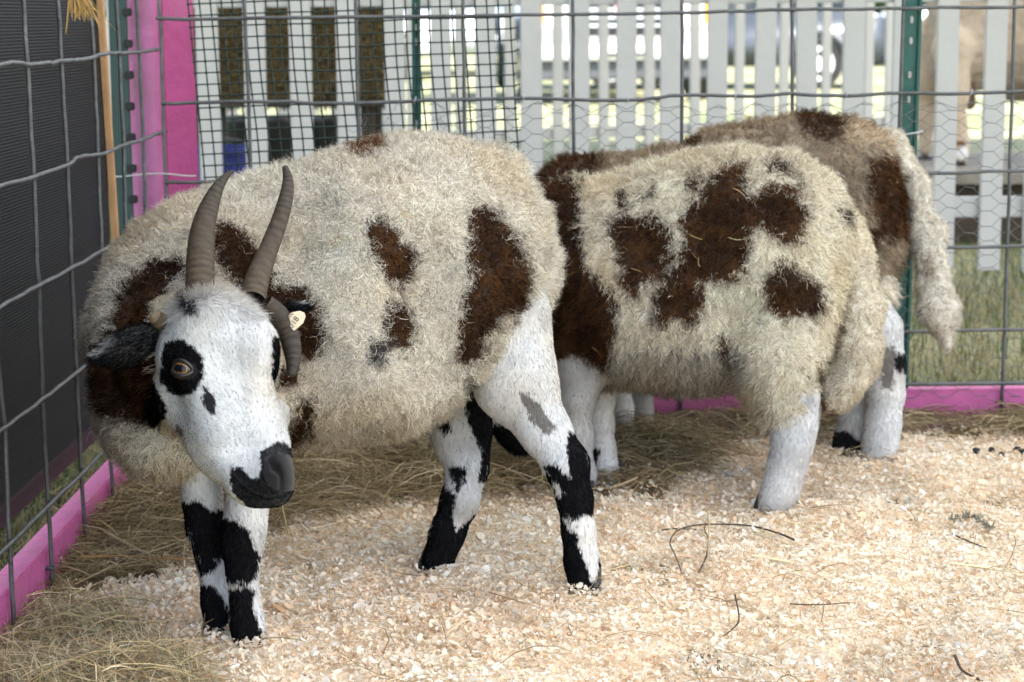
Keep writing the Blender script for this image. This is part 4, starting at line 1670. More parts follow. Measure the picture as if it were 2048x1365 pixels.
def grow(body, V, Q, root, base, polys, amp, seed, nwool, nfur, p):
    """cover a body with a fleece on its woolly parts and short hair on the legs"""
    R = sample_surface(V, Q, nwool * 2, face_w)
    _, g = body.field(R)
    R0 = R[np.isin(g, [0, 3, 5])][:nwool]
    _, g0 = body.field(R0)
    N0 = body.normals(R0)
    c = vary_wool(paint(R0, g0, base, polys, amp, seed=seed, mix=0.9), R0, 0.16, seed, 0.9)
    ln = p['len'] * (1 + 0.35 * vnoise(R0, 20, seed + 9)) * np.where(g0 == 3, p.get('tail', 0.8), 1.0)
    ln = ln * np.where(rng.random(len(R0)) < 0.03, 1.5, 1.0)
    fleece('wool', body, root, R0, N0, c, ln, p['w'], p['droop'], p['clump'], p['curl'], K=5, nseed=p['seeds'], rough=p.get('rough', .5))
    k = rng.choice(len(R0), p.get('bits', 40), replace=False)
    BITS.append(hay_bits([(R0[i], N0[i]) for i in k], seed))
    R = sample_surface(V, Q, nfur * 4, face_w)
    _, g = body.field(R)
    R1 = R[np.isin(g, [1, 2])][:nfur]
    _, g1 = body.field(R1)
    N1 = body.normals(R1)
    c = vary_wool(paint(R1, g1, base, polys, 2.5, seed=seed + 2), R1, 0.08, seed, 0.0)
    lay = norm(np.array([0, 0, -1.0]) - N1 * (-N1[:, 2:3]))
    fleece('leg_hair', body, root, R1, N1, c, 0.0060, 0.0006, 0.0, 0.25, 0.0005, K=3, lay=lay, layamt=0.78, nseed=nfur // 12, nsoft=0.85)


# ------------------------------------------------------------------ the near sheep: four legs, four horns, head turned to the camera
def shell(body, h, base, polys, amp, seed, bumpy=True, lockz=0.8):
    V, Q = body.mesh(h)
    D, grp = body.field(V)
    N = body.normals(V)
    V2 = V
    if bumpy:
        lump = np.isin(grp, [0, 3])
        W = V * np.array([1, 1, lockz])
        q = 0.0085 * np.abs(vnoise(W, 40, seed)) + 0.0045 * np.abs(vnoise(W, 85, seed + 4)) + 0.008 * vnoise(V, 19, seed + 1) + 0.009 * vnoise(V, 9, seed + 2) - 0.004
        V2 = V + N * (q * lump)[:, None]
    al = np.isin(grp, [0, 3, 5]).astype(float)
    c = vary_wool(paint(V, grp, base, polys, amp, seed=seed), V, 0.1, seed)
    return V, Q, V2, N if not bumpy else None, c, al


def joined(name, shells, root):
    off = 0
    Vs, Qs, Cs, As = [], [], [], []
    for V, Q, V2, N, c, al in shells:
        Vs.append(V2); Qs.append(Q + off); Cs.append(c); As.append(al)
        off += len(V2)
    return mesh_np(name, np.concatenate(Vs), quads=np.concatenate(Qs), mat=M_skin, parent=root, col=np.concatenate(Cs), alpha=np.concatenate(As))


def sheep_near():
    zh, zf = zg(1172, 1188), zg(872, 1143)          # hind hooves
    zn, zl = zg(498, 1287), zg(437, 1265)           # fore hooves
    r0 = G(760, 1220)
    root = empty('sheep', (r0[0], r0[1], 0), 'nearest sheep, four horned, white with brown patches, black and white face turned to camera', 'sheep', 'sheep in the pen')
    B = Body()
    B.add(E(946, 508, 2.88, 140, 200, 0.145), 0, 0.06)
    B.add(E(765, 570, 2.80, 262, 268, 0.170), 0, 0.06)
    B.add(E(440, 635, 2.72, 228, 236, 0.150), 0, 0.06)
    B.add(E(640, 690, 2.77, 236, 186, 0.150), 0, 0.06)
    B.add(E(840, 420, 2.84, 190, 128, 0.120), 0, 0.06)
    B.add(E(620, 490, 2.77, 230, 132, 0.130), 0, 0.06)
    B.add(E(300, 745, 2.66, 110, 175, 0.110), 0, 0.06)
    B.add(E(345, 830, 2.63, 110, 110, 0.090), 0, 0.05)
    B.add(L((1058, 440, 2.95, 36), (1070, 560, 2.97, 34), (1062, 640, 2.96, 24)), 0, 0.03)
    for ln_ in ([(905, 470), (900, 600), (905, 740)], [(585, 480), (560, 620), (590, 760)]):
        B.add(L(*[(a, b, hit(B, a, b) - 0.045, 90) for a, b in ln_]), 0, 0.05, '-')
    # hind leg, near side
    leg(B, [(1008, 640, zh + .04, 94), (1032, 765, zh + .02, 78), (1090, 862, zh + .01, 45), (1133, 930, zh, 39), (1150, 1000, zh, 29), (1157, 1062, zh, 27), (1163, 1120, zh, 28), (1167, 1170, zh, 30)], 1)
    # hind leg, far side
    leg(B, [(940, 680, zf + .06, 80), (918, 800, zf + .03, 60), (922, 870, zf + .02, 55), (934, 935, zf + .01, 37), (919, 1005, zf, 32), (895, 1065, zf, 29), (876, 1125, zf, 31)], 2)
    # fore legs
    leg(B, [(400, 860, zl + .02, 52), (398, 950, zl, 32), (404, 1000, zl, 32), (411, 1058, zl, 31), (421, 1115, zl, 22), (428, 1150, zl, 20), (434, 1200, zl, 24), (438, 1248, zl, 30)], 2)
    leg(B, [(515, 850, zn + .03, 58), (502, 950, zn, 37), (496, 1000, zn, 34), (489, 1056, zn, 36), (484, 1100, zn, 31), (485, 1150, zn, 23), (490, 1200, zn, 22), (494, 1245, zn, 26), (497, 1270, zn, 29)], 1)
    BR = DKB
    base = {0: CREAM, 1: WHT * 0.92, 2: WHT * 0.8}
    polys = [
        ([0, 5], DKB * .8, [(360, 515), (310, 525), (262, 555), (238, 600), (225, 650), (195, 700), (185, 760), (195, 815), (235, 840), (290, 850), (330, 820), (330, 700), (330, 640), (330, 600), (350, 560), (385, 540)]),
        ([0], BR, [(425, 445), (460, 450), (500, 480), (530, 520), (560, 575), (550, 600), (500, 590), (450, 560), (425, 500)]),
        ([0], BR, [(575, 570), (605, 573), (640, 610), (652, 660), (645, 705), (620, 720), (598, 705), (590, 640), (560, 610), (520, 600), (530, 568), (560, 575)]),
        ([0], BR, [(545, 730), (604, 735), (592, 768), (545, 775)]),
        ([0], BR, [(598, 800), (628, 795), (633, 830), (612, 870), (590, 892), (570, 880), (572, 850), (592, 835)]),
        ([0], BR, [(734, 447), (759, 439), (788, 460), (813, 488), (828, 522), (815, 562), (788, 574), (768, 545), (746, 514)]),
        ([0], BR, [(775, 600), (805, 602), (828, 631), (826, 673), (817, 706), (788, 704), (778, 673), (769, 639)]),
        ([0], GREY * .5, [(743, 672), (775, 668), (778, 695), (755, 728), (740, 720)]),
        ([0, 1], BR, [(930, 425), (955, 412), (975, 418), (1000, 440), (1022, 472), (1046, 514), (1060, 572), (1040, 622), (1000, 638), (980, 660), (970, 690), (955, 720), (926, 735), (911, 710), (918, 631), (934, 597), (944, 545), (932, 497), (948, 470)]),
        ([0], RUST * 1.2, [(762, 270), (735, 280), (695, 300), (700, 322), (740, 312), (770, 292)]),
        ([0], BLK, [(925, 745), (965, 770), (985, 860), (960, 880), (930, 800)]),
        ([1], GREY, [(1035, 775), (1075, 800), (1112, 850), (1095, 868), (1060, 835)]),
        ([1], BLK, [(1085, 930), (1108, 924), (1124, 942), (1142, 955), (1132, 905), (1134, 860), (1162, 878), (1186, 930), (1200, 1010), (1212, 1100), (1216, 1210), (1120, 1210), (1118, 1060), (1110, 1000)]),
        ([1], WHT, [(1124, 1034), (1150, 1042), (1165, 1028), (1190, 1026), (1192, 1060), (1198, 1110), (1196, 1160), (1181, 1162), (1170, 1120), (1155, 1090), (1160, 1072), (1140, 1058)]),
        ([1], WHT, [(1100, 960), (1115, 962), (1122, 992), (1110, 988)]),
        ([2], BLK, [(930, 745), (990, 770), (992, 900), (975, 960), (955, 962), (962, 900), (940, 850), (922, 800)]),
        ([2], BLK, [(873, 850), (896, 828), (904, 856), (890, 870)]),
        ([2], BLK, [(898, 928), (931, 934), (931, 962), (914, 982), (902, 960)]),
        ([2], BLK, [(880, 960), (912, 988), (905, 1040), (912, 1062), (936, 1040), (975, 1000), (970, 1060), (900, 1160), (825, 1160), (865, 1050)]),
        ([2], BLK, [(355, 1005), (385, 1000), (398, 998), (420, 1020), (445, 1018), (450, 1060), (450, 1108), (425, 1140), (400, 1152), (390, 1110), (370, 1050)]),
        ([2], BLK, [(398, 1163), (430, 1170), (447, 1200), (462, 1225), (480, 1290), (390, 1290), (400, 1205)]),
        ([1], BLK, [(440, 1028), (475, 1040), (500, 1060), (506, 1090), (522, 1110), (514, 1150), (490, 1170), (455, 1165), (440, 1090)]),
        ([1], BLK, [(455, 1175), (480, 1177), (495, 1170), (509, 1180), (504, 1210), (515, 1240), (535, 1320), (455, 1320), (462, 1220)]),
    ]
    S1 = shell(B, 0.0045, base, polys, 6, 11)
    # head
    H = Body()
    H.add(L((330, 745, 2.68, 120), (385, 730, 2.56, 108), (420, 710, 2.50, 100)), 5, 0.04)
    H.add(E(431, 678, 2.46, 93, 90, 0.066, -8), 4, 0.04)
    H.add(L((434, 730, 2.445, 83), (481, 840, 2.395, 62), (512, 905, 2.37, 48), (529, 950, 2.355, 39)), 4, 0.04)
    H.add(L((390, 800, 2.475, 72), (450, 885, 2.42, 54), (500, 950, 2.375, 42)), 4, 0.04)
    H.add(E(543, 935, 2.345, 31, 42, 0.024, 15), 4, 0.02)
    H.add(L((505, 970, 2.37, 31), (545, 972, 2.352, 33)), 4, 0.02)
    H.add(L((515, 986, 2.37, 22), (550, 984, 2.355, 24)), 4, 0.012)
    H.add(L((420, 655, 2.41, 40), (505, 690, 2.40, 46)), 4, 0.05)
    # orbits
    EYE = P(371, 739, 2.385)
    H.add(L((356, 716, 2.43, 33), (398, 722, 2.402, 36)), 4, 0.022)
    H.add(L((518, 705, 2.44, 24), (520, 735, 2.44, 22)), 4, 0.03)
    H.add(L(*[(a, b, hit(H, a, b) - 0.028, 55) for a, b in ((428, 812), (462, 880))]), 4, 0.035, '-')
    def cz(a, b, r):
        return (a, b, hit(H, a, b) + 0.0005, r)
    H.add(L((405, 760, 2.395, 26), (455, 850, 2.375, 20)), 4, 0.04)
    # nostrils, mouth line
    carve = [(L(cz(541, 922, 6), cz(551, 936, 10), cz(562, 951, 5)), 0.003),
                 
    (L(cz(464, 946, 2), cz(486, 972, 2.6), cz(508, 988, 3), cz(538, 997, 3), cz(562, 992, 2.4)), 0.003),
    (L(cz(562, 957, 3.6), cz(562, 982, 3.4)), 0.003)]
    for pr, kk in carve:
        H.add(pr, 4, kk, '-')
    hb = {4: WHT, 5: CREAM}
    hp = [
        ([4], WHT * .88, [(470, 600), (520, 600), (520, 760), (490, 830), (475, 720)]),
        ([4, 5], BLK, [(260, 738), (290, 735), (307, 757), (314, 785), (335, 820), (328, 838), (298, 848), (278, 838), (262, 800)]),
        ([4], BLK, [(345, 680), (366, 676), (388, 692), (402, 711), (405, 730), (407, 750), (397, 773), (375, 787), (350, 789), (332, 780), (321, 752), (321, 711), (330, 690)]),
        ([4], BLK * 4, [(409, 771), (422, 785), (432, 806), (426, 830), (412, 815), (402, 796)]),
        ([4], GREY * 1.5, [(352, 846), (368, 860), (366, 872), (350, 862)]),
        ([4], BLK, [(545, 670), (575, 674), (580, 718), (572, 760), (549, 775), (542, 750), (546, 712)]),
        ([4], BLK * 1.1, [(524, 905), (545, 884), (574, 886), (592, 915), (600, 950), (596, 985), (580, 1010), (540, 1030), (500, 1022), (466, 988), (457, 935), (478, 938), (500, 952), (517, 958), (522, 933)]),
        ([4], BLK * 3.2, [(523, 912), (545, 886), (574, 888), (584, 925), (570, 928), (548, 915), (535, 925)]),
        ([4], BLK * 2.0, [(530, 945), (548, 952), (566, 962), (572, 955), (580, 960), (578, 975), (560, 972), (538, 960)]),
        ([4], BLK * 2.0, [(505, 996), (540, 1003), (568, 996), (572, 1003), (540, 1010), (510, 1004)]),
        ([4], BLK * 0.8, [(533, 918), (552, 905), (578, 912), (590, 940), (590, 978), (562, 985), (540, 972), (528, 945)]),
        ([4], BLK * .25, [(536, 920), (548, 922), (560, 936), (569, 952), (562, 956), (550, 944), (540, 934)]),
        ([4], BLK * .25, [(559, 955), (566, 955), (567, 984), (560, 984)]),
        ([4], BLK * .25, [(460, 943), (486, 969), (508, 985), (538, 993), (566, 988), (566, 996), (538, 1002), (506, 993), (482, 976)]),
        ([4, 5], BLK * 5, [(366, 604), (384, 602), (395, 616), (388, 626), (370, 620)]),
        ([5], DKB * .8, [(180, 560), (300, 560), (320, 640), (318, 700), (300, 830), (235, 840), (190, 815)]),
    ]
    S2 = shell(H, 0.0024, hb, hp, 3.0, 17, bumpy=False)
    joined('body', [S1, S2], root)

    # fleece and leg hair
    grow(B, S1[2], S1[1], root, base, polys, 8, 11, 150000, 140000,
         dict(len=0.0150, w=0.00055, droop=0.20, clump=0.55, curl=0.0050, seeds=7000, rough=0.8, bits=35))
    # face hair, lying towards the muzzle
    R = sample_surface(S2[0], S2[1], 230000, face_w)
    _, g = H.field(R)
    rn = R[g == 5]
    N5 = H.normals(rn)
    c5 = vary_wool(paint(rn, g[g == 5], hb, hp, 5, seed=17), rn, 0.14, 17)
    k5 = rng.random(len(rn)) < 0.8
    fleece('neck_wool', B, root, rn[k5], N5[k5], c5[k5], 0.017, 0.0010, 0.25, 0.5, 0.0022, K=4, nseed=1400)
    rf = R[g == 4]
    N4 = H.normals(rf)
    c4 = vary_wool(paint(rf, g[g == 4], hb, hp, 3.0, seed=17), rf, 0.07, 17, 0.0)
    mz = P(545, 960, 2.34)
    lay = norm(mz - rf)
    lay = norm(lay - N4 * (lay * N4).sum(-1, keepdims=True) + 0.25 * rng.normal(size=rf.shape))
    px, py, _ = proj(rf)
    dcar = np.full(len(rf), 9.0)
    for pr, kk in carve:
        for q in pr:
            dcar = np.minimum(dcar, prim_d(q, rf))
    lnf = np.where(py < 630, 0.019, np.where(py > 890, 0.003, 0.0055))
    nosep = inpoly(px, py, [(530, 918), (552, 903), (580, 910), (595, 940), (592, 980), (562, 987), (538, 974), (526, 945)])
    eyem = (dcar > 0.0010) & ~nosep & (((px - 371) ** 2 / 24 ** 2 + (py - 739) ** 2 / 19 ** 2) > 1)
    fleece('face_hair', H, root, rf[eyem], N4[eyem], c4[eyem], lnf[eyem], 0.0005, 0.0, 0.20, 0.0004, K=3, lay=lay[eyem], layamt=0.87, nseed=9000, nsoft=0.88)
    # crest of longer hair between the horns
    # hooves
    hoof(1172, 1186, zh, 32, root, (-0.15, -1)); hoof(870, 1140, zf, 31, root, (-0.8, -0.6))
    hoof(436, 1264, zl, 31, root, (-0.1, -1)); hoof(499, 1284, zn, 31, root, (0.1, -1))
    # horns
    hc, tc_ = (0.060, 0.042, 0.027), (0.038, 0.030, 0.024)
    horn([(398, 620, 2.45, 29), (400, 560, 2.47, 29), (401, 510, 2.49, 28), (406, 460, 2.51, 25), (420, 410, 2.525, 19), (440, 368, 2.535, 11), (464, 342, 2.54, 3.5)], root, hc, tc_, 26, 0)
    horn([(505, 600, 2.47, 26), (516, 555, 2.50, 24), (535, 505, 2.53, 20), (556, 450, 2.55, 17.5), (571, 400, 2.56, 15), (576, 362, 2.57, 11), (570, 334, 2.575, 6)], root, hc, tc_, 23, 2)
    horn([(530, 606, 2.44, 18), (558, 632, 2.45, 21), (577, 668, 2.455, 21), (585, 704, 2.45, 18), (586, 730, 2.445, 14), (582, 750, 2.44, 9)], root, (0.034, 0.024, 0.016), (0.024, 0.019, 0.015), 12, 4, 0.9)
    horn([(332, 652, 2.44, 17), (318, 640, 2.43, 17), (309, 634, 2.425, 14), (306, 632, 2.423, 9)], root, (0.08, 0.06, 0.04), (0.15, 0.11, 0.065), 4, 6)

    # ears
    def ear(bpx, tpx, Zb, Zt, wid, cup, col, tipc, seed, upv):
        a, b = P(bpx[0], bpx[1], Zb), P(tpx[0], tpx[1], Zt)
        ax = b - a; Lg = np.linalg.norm(ax); ax /= Lg
        up = np.array(upv, float); up = up[0] * CR + up[1] * CU + up[2] * CB
        up = up - ax * np.dot(up, ax); up /= np.linalg.norm(up)
        nr_ = np.cross(ax, up)
        m, n = 20, 13
        Vf, Cf = [], []
        for side in (0, 1):
            for i in range(m):
                t = i / (m - 1)
                hw = wid * (math.sin(math.pi * min(t * 0.86 + 0.14, 1.0)) ** 0.65) * (1 - 0.15 * t)
                if i == m - 1:
                    hw = wid * 0.12
                for j in range(n):
                    s = (j / (n - 1)) * 2 - 1
                    p = a + ax * Lg * t + up * hw * s + nr_ * (cup * (s * s - 0.4) * (1 - 0.3 * t) + (0.0035 if side else -0.001) * (1 - s * s))
                    Vf.append(p)
                    k = np.clip((t - 0.62) / 0.3, 0, 1) * np.clip((s - 0.5) * 3, 0, 1) * (0.6 + 0.6 * vnoise(p[None] * 1.0, 150, seed)[0])
                    Cf.append(np.clip(np.array(col) * (1 - k) + np.array(tipc) * k, 0.005, .7))
        Vf, Cf = np.array(Vf), np.array(Cf)
        q = []
        for side in (0, 1):
            for i in range(m - 1):
                for j in range(n - 1):
                    A = side * m * n + i * n + j
                    f = [A, A + 1, A + n + 1, A + n]
                    q.append(f if side else f[::-1])
        for i in range(m - 1):
            for j in (0, n - 1):
                A = i * n + j; Bq = A + m * n
                q.append([A, A + n, Bq + n, Bq])
        for j in range(n - 1):
            A = (m - 1) * n + j; Bq = A + m * n
            q.append([A, A + 1, Bq + 1, Bq])
        o = mesh_np('ear', Vf, quads=np.array(q), mat=M_skin, parent=root, col=Cf)
        # short hair of the ear
        kk = rng.integers(0, len(Vf), 3200)
        Rr = Vf[kk] + rng.normal(0, 0.0012, (3200, 3))
        Nn = norm(np.where((kk < m * n)[:, None], -nr_, nr_) + 0.3 * rng.normal(size=(3200, 3)))
        fleece('ear_hair', None, o, Rr, Nn, Cf[kk] * rng.uniform(.7, 1.3, (3200, 1)), 0.008, 0.0009, 0.0, 0.2, 0.0004, K=3, lay=np.tile(ax, (3200, 1)), layamt=0.75, nseed=200)
        return o
    ear((322, 686), (192, 718), 2.46, 2.41, 0.030, 0.014, BLK, (0.34, 0.35, 0.37), 3, (0.25, 1, 0.45))
    er = ear((540, 642), (612, 616), 2.475, 2.46, 0.013, 0.006, BLK * 1.5, (0.50, 0.50, 0.52), 5, (0.0, 1, -0.6))
    # ear tag with its number
    zt = 2.445
    tagp = [(572, 634), (584, 625), (600, 622), (609, 626), (611, 634), (606, 647), (588, 662), (578, 652)]
    f3 = [P(a, b, zt) for a, b in tagp]
    m = MB()
    nV = len(f3)
    m.add([p for p in f3] + [p - CB * 0.0014 for p in f3], [tuple(range(nV - 1, -1, -1)), tuple(range(nV, 2 * nV))] + [(i, (i + 1) % nV, nV + (i + 1) % nV, nV + i) for i in range(nV)])
    tg = m.build('ear_tag', simple('cream_tag_plastic', (0.62, 0.52, 0.36), 0.45, 0, 0.1, 200), er)
    M_ink = simple('tag_ink', (0.05, 0.045, 0.04), 0.6)

    def text(s, at, size, ang, name='tag_number'):
        cu = bpy.data.curves.new(name, 'FONT'); cu.body = s; cu.size = 1.0; cu.extrude = 0.0
        cu.align_x = 'LEFT'
        to = bpy.data.objects.new(name, cu); scene.collection.objects.link(to)
        dg = bpy.context.evaluated_depsgraph_get()
        me = bpy.data.meshes.new_from_object(to.evaluated_get(dg))
        bpy.data.objects.remove(to)
        a = math.radians(ang)
        ex = CR * math.cos(a) + CU * math.sin(a); ey = -CR * math.sin(a) + CU * math.cos(a)
        o = P(at[0], at[1], zt - 0.0016)
        off = np.array(parent_world(er))
        for v in me.vertices:
            q = o + (ex * v.co.x + ey * v.co.y) * size - off
            v.co = q
        me.materials.clear(); me.materials.append(M_ink)
        link(bpy.data.objects.new(name, me), er)
    text('018', (584, 658.5), 0.0100, 53)
    text('200', (578, 640), 0.0062, 53)

    # eyes: amber ball with a wide dark pupil, black lids
    def eye(c, r, look, up, vis=True):
        look = norm(np.array(look)[None])[0]; up = up - look * np.dot(up, look); up /= np.linalg.norm(up)
        sx = np.cross(up, look)
        m, n = 26, 40
        V, C = [], []
        for i in range(m + 1):
            th = math.pi * i / m
            for j in range(n):
                ph = 2 * math.pi * j / n
                d = look * math.cos(th) + (sx * math.cos(ph) + up * math.sin(ph)) * math.sin(th)
                V.append(c + d * r)
                x, y = math.sin(th) * math.cos(ph), math.sin(th) * math.sin(ph)
                rr = math.sin(th)
                if math.cos(th) < 0 or rr > 0.80:
                    q = (0.02, 0.015, 0.012)
                elif abs(x / 0.60) ** 3 + abs(y / 0.34) ** 3 < 1:
                    q = (0.004, 0.005, 0.008)
                else:
                    f = 0.75 + 0.35 * math.sin(ph * 23) * 0.3
                    q = (0.27 * f, 0.135 * f, 0.045 * f) if rr < 0.70 else (0.05, 0.03, 0.015)
                C.append(q)
        q = [[i * n + j, i * n + (j + 1) % n, (i + 1) * n + (j + 1) % n, (i + 1) * n + j] for i in range(m) for j in range(n)]
        o = mesh_np('eye', np.array(V), quads=np.array(q)[:, ::-1], mat=M_eye, parent=root, col=np.array(C))
        lm = MB()
        ring = []
        for a in np.linspace(0, 2 * math.pi, 33):
            e = 1.0 if math.sin(a) > 0 else 0.92
            x, y = 0.98 * math.cos(a), 0.66 * math.sin(a) * e
            zz = math.sqrt(max(0.02, 1.08 - x * x - y * y))
            ring.append(c + (sx * x + up * y + look * zz) * r * 1.02)
        lm.tube(ring, [0.0019 + 0.0009 * abs(math.sin(a)) for a in np.linspace(0, 2 * math.pi, 33)], 8, cap=False)
        lm.build('eyelid', M_eyelid, o, smooth=True)
        return o
    look = CB * 0.85 - CR * 0.42 + CU * 0.10
    eye(P(371, 739, hit(H, 371, 739) + 0.0085), 0.0135, look, CU * 0.97 + CR * 0.16)
    eye(P(530, 722, 2.43), 0.0125, CR * 0.98 + CB * 0.2, CU)


M_eye, _nt, _b = newmat('eye_ball')
_at = _nt.nodes.new('ShaderNodeVertexColor'); _at.layer_name = 'Col'
_nt.links.new(_at.outputs['Color'], _b.inputs['Base Color'])
_b.inputs['Roughness'].default_value = 0.04
_b.inputs['Specular IOR Level'].default_value = 0.4
sheep_near()


# ------------------------------------------------------------------ the middle sheep: cream with brown patches, grazing behind the near one
def sheep_middle():
    zh, zf = zg(1550, 1026), zg(1220, 972)
    r0 = G(1380, 1000)
    root = empty('sheep', (r0[0], r0[1], 0), 'middle sheep, cream with many dark brown patches, head lowered behind the horned sheep', 'sheep', 'sheep in the pen')
    B = Body()
    zb = zh + 0.085
    B.add(E(1548, 515, zb, 142, 192, 0.125), 0, 0.06)
    B.add(E(1390, 545, zb + .03, 230, 210, 0.145), 0, 0.06)
    B.add(E(1210, 560, zb + .05, 135, 190, 0.130), 0, 0.06)
    B.add(E(1470, 430, zb + .01, 210, 105, 0.110), 0, 0.06)
    B.add(E(1330, 650, zb + .03, 200, 108, 0.120), 0, 0.06)
    B.add(E(1130, 520, zb + .07, 70, 140, 0.09), 0, 0.06)
    B.add(L((1130, 470, zb + .07, 85), (1060, 620, zb + .05, 70), (1020, 760, zb + .03, 48)), 0, 0.04)
    # head reaching down into the hay
    B.add(L((1022, 745, zb + .03, 46), (1010, 800, zb + .02, 40), (1028, 850, zb + .0, 31), (1042, 880, zb - .01, 24)), 4, 0.03)
    # brisket
    B.add(L((1150, 700, zb + .03, 70), (1155, 775, zb + .02, 34)), 0, 0.04)
    # hind leg, near side (thigh is woolly)
    B.add(L((1575, 610, zh + .03, 96), (1563, 730, zh + .01, 74), (1575, 805, zh, 52)), 0, 0.04)
    leg(B, [(1582, 800, zh, 50), (1588, 855, zh, 40), (1583, 895, zh, 34), (1572, 940, zh, 33), (1560, 985, zh, 32), (1549, 1012, zh, 32)], 1)
    leg(B, [(1610, 760, zh + .15, 50), (1600, 850, zh + .15, 30), (1590, 910, zh + .15, 25), (1575, 965, zh + .15, 25)], 2)
    # fore legs
    leg(B, [(1200, 700, zf + .02, 45), (1202, 790, zf, 26), (1200, 850, zf, 23), (1206, 900, zf, 20), (1212, 940, zf, 20), (1217, 962, zf, 21)], 1)
    leg(B, [(1160, 740, zf - .09, 50), (1154, 800, zf - .09, 30), (1158, 870, zf - .09, 24), (1165, 950, zf - .09, 22), (1160, 1000, zf - .09, 24)], 2)
    B.add(L(*[(a, b, hit(B, a, b) - 0.006, 16) for a, b in ((1692, 545), (1682, 620), (1664, 700), (1640, 760))]), 0, 0.02, '-')
    # tail
    B.add(L((1680, 470, zb, 40), (1712, 530, zb - .01, 34), (1724, 620, zb - .03, 35), (1717, 690, zb - .04, 39), (1694, 755, zb - .03, 37), (1664, 802, zb - .03, 22)), 3, 0.025)
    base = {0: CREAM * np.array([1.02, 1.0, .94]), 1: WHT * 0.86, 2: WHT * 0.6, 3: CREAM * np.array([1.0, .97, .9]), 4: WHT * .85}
    D = DKB * 1.05
    polys = [
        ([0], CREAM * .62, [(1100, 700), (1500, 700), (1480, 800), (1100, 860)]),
        ([0], D, [(1060, 385), (1120, 355), (1165, 365), (1162, 450), (1167, 490), (1178, 520), (1187, 550), (1215, 570), (1242, 620), (1237, 660), (1221, 685), (1226, 730), (1200, 752), (1160, 720), (1120, 730), (1000, 720), (1040, 480)]),
        ([0], D, [(1245, 378), (1262, 383), (1264, 408), (1241, 423), (1232, 404)]),
        ([0], D, [(1286, 385), (1313, 368), (1315, 387), (1288, 402)]),
        ([0], D, [(1224, 440), (1245, 428), (1262, 429), (1280, 440), (1300, 432), (1318, 431), (1343, 459), (1345, 523), (1328, 561), (1296, 557), (1280, 591), (1258, 605), (1241, 561), (1236, 506), (1221, 472)]),
        ([0], D, [(1364, 366), (1386, 347), (1405, 357), (1392, 389), (1373, 393)]),
        ([0], D, [(1432, 342), (1458, 323), (1500, 330), (1498, 361), (1484, 383), (1509, 396), (1536, 372), (1577, 370), (1606, 395), (1619, 429), (1604, 468), (1573, 487), (1543, 472), (1530, 446), (1500, 463), (1500, 514), (1475, 555), (1445, 563), (1405, 561), (1403, 608), (1390, 652), (1350, 640), (1313, 652), (1299, 625), (1322, 574), (1347, 540), (1364, 480), (1354, 438), (1390, 406)]),
        ([0], D, [(1522, 332), (1543, 321), (1594, 342), (1592, 357), (1551, 349)]),
        ([0], D, [(1532, 557), (1551, 527), (1587, 517), (1604, 548), (1638, 565), (1655, 604), (1634, 627), (1598, 625), (1581, 640), (1534, 614)]),
        ([0], D, [(1668, 406), (1691, 410), (1702, 448), (1687, 446)]),
        ([0], D, [(1428, 672), (1449, 665), (1473, 701), (1473, 729), (1443, 707)]),
        ([4], BLK, [(985, 838), (1010, 845), (1040, 842), (1080, 880), (1080, 930), (980, 930)]),
        ([4], GREY * 1.6, [(975, 790), (1005, 790), (1000, 830), (975, 830)]),
        ([1], BLK, [(1176, 896), (1200, 895), (1196, 922), (1190, 938), (1178, 935)]),
        ([1], BLK, [(1490, 1018), (1518, 1020), (1530, 1050), (1490, 1050)]),
        ([0, 3], CREAM * np.array([.30, .24, .17]), [(1690, 560), (1706, 566), (1690, 640), (1676, 700), (1640, 768), (1618, 770), (1655, 715), (1676, 640)]),  # soiled wool beside the tail, with the crease's shade painted into its colour
        ([3], RUST * 1.4, [(1640, 790), (1662, 800), (1660, 840), (1630, 840)]),
    ]
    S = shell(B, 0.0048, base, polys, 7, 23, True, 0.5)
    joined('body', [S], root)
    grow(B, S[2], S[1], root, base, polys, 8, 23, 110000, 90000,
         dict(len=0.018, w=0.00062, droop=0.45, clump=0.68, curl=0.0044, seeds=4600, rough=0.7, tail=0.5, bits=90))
    # short hair of the half hidden face
    R = sample_surface(S[0], S[1], 260000, face_w)
    _, g = B.field(R)
    R = R[g == 4]; N4 = B.normals(R)
    c = vary_wool(paint(R, g[g == 4], base, polys, 3, seed=23), R, 0.08, 23, 0)
    fleece('face_hair', B, root, R, N4, c, 0.009, 0.0011, 0.0, 0.2, 0.0005, K=3, lay=np.tile(np.array([0.1, 0, -1.0]), (len(R), 1)), layamt=0.75, nseed=max(10, len(R) // 14), nsoft=0.85)
    hoof(1543, 1024, zh, 33, root, (-0.7, -0.6)); hoof(1220, 970, zf, 22, root, (-0.6, -0.8))
    hoof(1160, 1010, zf - .09, 22, root, (-0.6, -0.8)); hoof(1572, 962, zh + .15, 24, root, (-0.7, -0.6))


sheep_middle()


